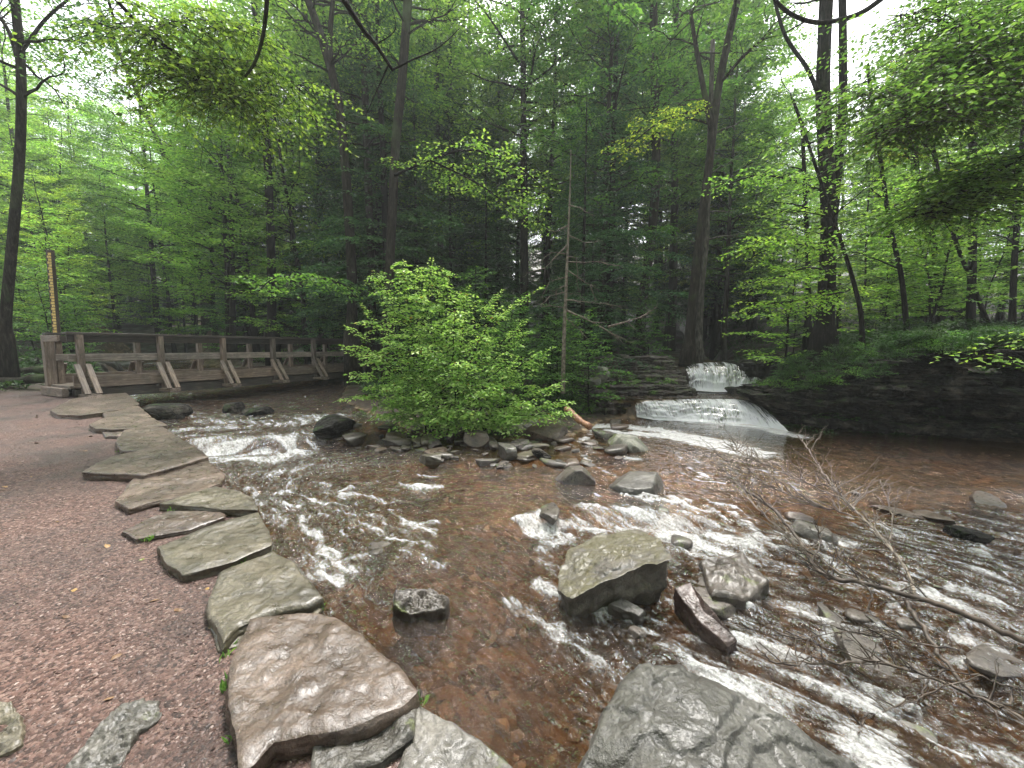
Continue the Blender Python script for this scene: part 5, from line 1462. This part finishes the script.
# ---- fallen branches in the stream
rgb = np.random.default_rng(77)
def wlift(px, py, l):
    q = wpt(px, py)
    for _ in range(10):
        z = float(WZ(q[0], q[1])) + l; q = gp(px, py, .5 * q[2] + .5 * z)
    return q
def fallen(mains, label, twn, seed, name='fallen_branch', tl=.5):
    rg = np.random.default_rng(seed); tb = Tubes(); base = wlift(*mains[0][0][0])
    for pts, a, b, nt, tln in mains:
        Q = smooth_path([wlift(*p) for p in pts], 7)
        Q = Q + rg.normal(0, .006, Q.shape)
        tb.tube(Q - base, np.linspace(a, b, len(Q)) * .72 / FPX * Q[:, 1] / 2, 7)
        for k in range(nt):
            i = rg.integers(len(Q) // 4, len(Q)); d = unit(Q[min(i + 1, len(Q) - 1)] - Q[i - 1]) * .8 + rg.normal(0, .6, 3); d[2] = abs(d[2]) * .7
            l = tln * rg.uniform(.4, 1.2)
            bare(tb, Q[i] - base, Q[i] - base + unit(d) * l, .006 + .003 * rg.random(), rg, 1 + (rg.random() < .4), .25)
    o = link(name, tb.mesh(name, M['twig_pale' if 'pale' in label else 'twig_brown']), loc=base)
    return tag(o, label, 'fallen branch')
fallen([([(1060, 655, .03), (1010, 635, .06), (960, 612, .09), (905, 594, .10), (860, 582, .09), (828, 577, .08), (812, 562, .10), (795, 535, .13), (772, 508, .17), (745, 490, .2)], 10, 3, 34, .35),
        ([(862, 583, .09), (872, 595, .06), (866, 612, -.02)], 4, 2, 0, .2),
        ([(812, 562, .10), (820, 545, .16), (818, 530, .2)], 2.5, 1.2, 6, .2)],
       'dark curving fallen branch lying across the right hand rapids', 16, 1)
fallen([([(918, 598, .09), (905, 568, .13), (888, 545, .17), (865, 520, .2), (845, 500, .22), (828, 480, .25), (812, 455, .28), (802, 440, .3)], 5, 1.4, 34, .5),
        ([(865, 520, .2), (840, 512, .2), (800, 500, .2), (760, 480, .2), (728, 462, .22)], 2.5, 1, 40, .42),
        ([(845, 500, .22), (800, 480, .24), (760, 462, .24), (735, 450, .24)], 2, .8, 40, .42),
        ([(888, 545, .17), (892, 515, .2), (880, 480, .22)], 2, .8, 16, .35),
        ([(860, 582, .09), (820, 560, .12), (770, 520, .14), (735, 480, .16), (720, 465, .16)], 2.5, .8, 36, .4)],
       'pale twiggy dead branch fanning out over the pool edge', 40, 2)
fallen([([(1060, 742, .03), (1010, 712, .05), (960, 690, .07), (905, 668, .08), (860, 662, .08), (810, 664, .07), (768, 662, .06)], 6, 2.5, 26, .25),
        ([(1060, 700, .05), (1020, 690, .06), (985, 678, .07), (940, 668, .08)], 3, 1.5, 6, .2),
        ([(960, 650, .1), (900, 640, .1), (850, 632, .09), (800, 640, .05)], 2.5, 1, 14, .25),
        ([(930, 678, .07), (915, 700, .06), (880, 712, .05), (860, 725, .03)], 2.5, 1, 8, .2)],
       'thin brown branch tangle lying near the bottom right', 10, 3)
fallen([([(905, 600, .06), (930, 640, .05), (960, 680, .05), (990, 705, .05), (1015, 700, .04)], 7, 3, 5, .2)],
       'dark sunken branch crossing between the two long branches', 3, 4)
a = dp(566, 409, 9.6); b = dp(590, 428, 8.9); T = Tubes(); ts = np.linspace(0, 1, 10)[:, None]
P = (b - a) * ts; P[:, 2] += .02 * np.sin(ts[:, 0] * 8)
T.tube(P, .075 * (1 + .1 * np.sin(ts[:, 0] * 15)), 9)
t_ = NT('bare_red_wood'); M['redwood'] = t_.done(t_.bsdf(t_.ramp(t_.noise(t_.pos((6, 3, 6)), 4, 5), [(.35, (.16, .07, .035)), (.65, (.42, .22, .12))]), .5))
o = link('log', T.mesh('log', M['redwood']), loc=a); tag(o, 'short reddish barkless log at the right end of the rocky point', 'log')
# ------------------------------------------------------------------ camera, light, render
cam = bpy.data.cameras.new('camera'); co = bpy.data.objects.new('camera', cam); COL.objects.link(co)
cam.sensor_width = 36; cam.lens = 36 * FPX / 1024; cam.clip_end = 600; cam.clip_start = .05
co.location = (0, 0, CZ); co.rotation_euler = (pi / 2 - PITCH, 0, 0); scene.camera = co

w = bpy.data.worlds.new('World'); scene.world = w; w.use_nodes = True
nt = w.node_tree; bg = nt.nodes['Background']
sky = nt.nodes.new('ShaderNodeTexSky'); sky.sky_type = 'NISHITA'; sky.sun_disc = False
SE, SR = R(68), R(14)
sky.sun_elevation = SE; sky.sun_rotation = SR; sky.dust_density = 4; sky.air_density = 1.0; sky.ozone_density = 1
hs = nt.nodes.new('ShaderNodeHueSaturation'); hs.inputs['Saturation'].default_value = .22
nt.links.new(sky.outputs[0], hs.inputs['Color']); nt.links.new(hs.outputs[0], bg.inputs[0])
bg.inputs[1].default_value = .15
sl = bpy.data.lights.new('sun', 'SUN'); sl.energy = 1.5; sl.angle = R(12); sl.color = (1, .96, .9)
so = bpy.data.objects.new('sun', sl); COL.objects.link(so)
# direction towards the sun
az = SR; dv = (sin(az) * cos(SE), cos(az) * cos(SE), sin(SE))
from mathutils import Vector
so.rotation_euler = Vector(dv).to_track_quat('Z', 'Y').to_euler()

HAZE = .0014
if HAZE:
    hm = bpy.data.materials.new('haze'); hm.use_nodes = True; hn = hm.node_tree; hn.nodes.clear()
    oo = hn.nodes.new('ShaderNodeOutputMaterial'); pv = hn.nodes.new('ShaderNodeVolumePrincipled')
    pv.inputs['Color'].default_value = (.9, .97, .93, 1); pv.inputs['Density'].default_value = HAZE; pv.inputs['Anisotropy'].default_value = .3
    hn.links.new(pv.outputs[0], oo.inputs['Volume'])
    T = Tubes(); V = np.array([(x, y, z) for z in (-6, 62) for y in (-35, 175) for x in (-115, 115)], float)
    F = [np.array([[0, 2, 3, 1], [4, 5, 7, 6], [0, 1, 5, 4], [2, 6, 7, 3], [0, 4, 6, 2], [1, 3, 7, 5]])]
    o = link('haze', make_mesh('haze', V, F, [hm])); tag(o, 'thin damp air of the valley', 'haze', kind='stuff')

vs = scene.view_settings; vs.view_transform = 'Standard'; vs.look = 'None'; vs.gamma = 1; vs.exposure = 2.15; vs.use_curve_mapping = False
c = scene.cycles if hasattr(scene, 'cycles') else None
scene.render.engine = 'CYCLES'; c = scene.cycles
c.max_bounces = 7; c.diffuse_bounces = 3; c.glossy_bounces = 3; c.transmission_bounces = 4; c.transparent_max_bounces = 10; c.volume_bounces = 0
c.use_denoising = True
try: c.denoiser = 'OPENIMAGEDENOISE'
except Exception: pass
c.caustics_reflective = False; c.caustics_refractive = False; c.sample_clamp_indirect = 4
c.volume_step_rate = 4
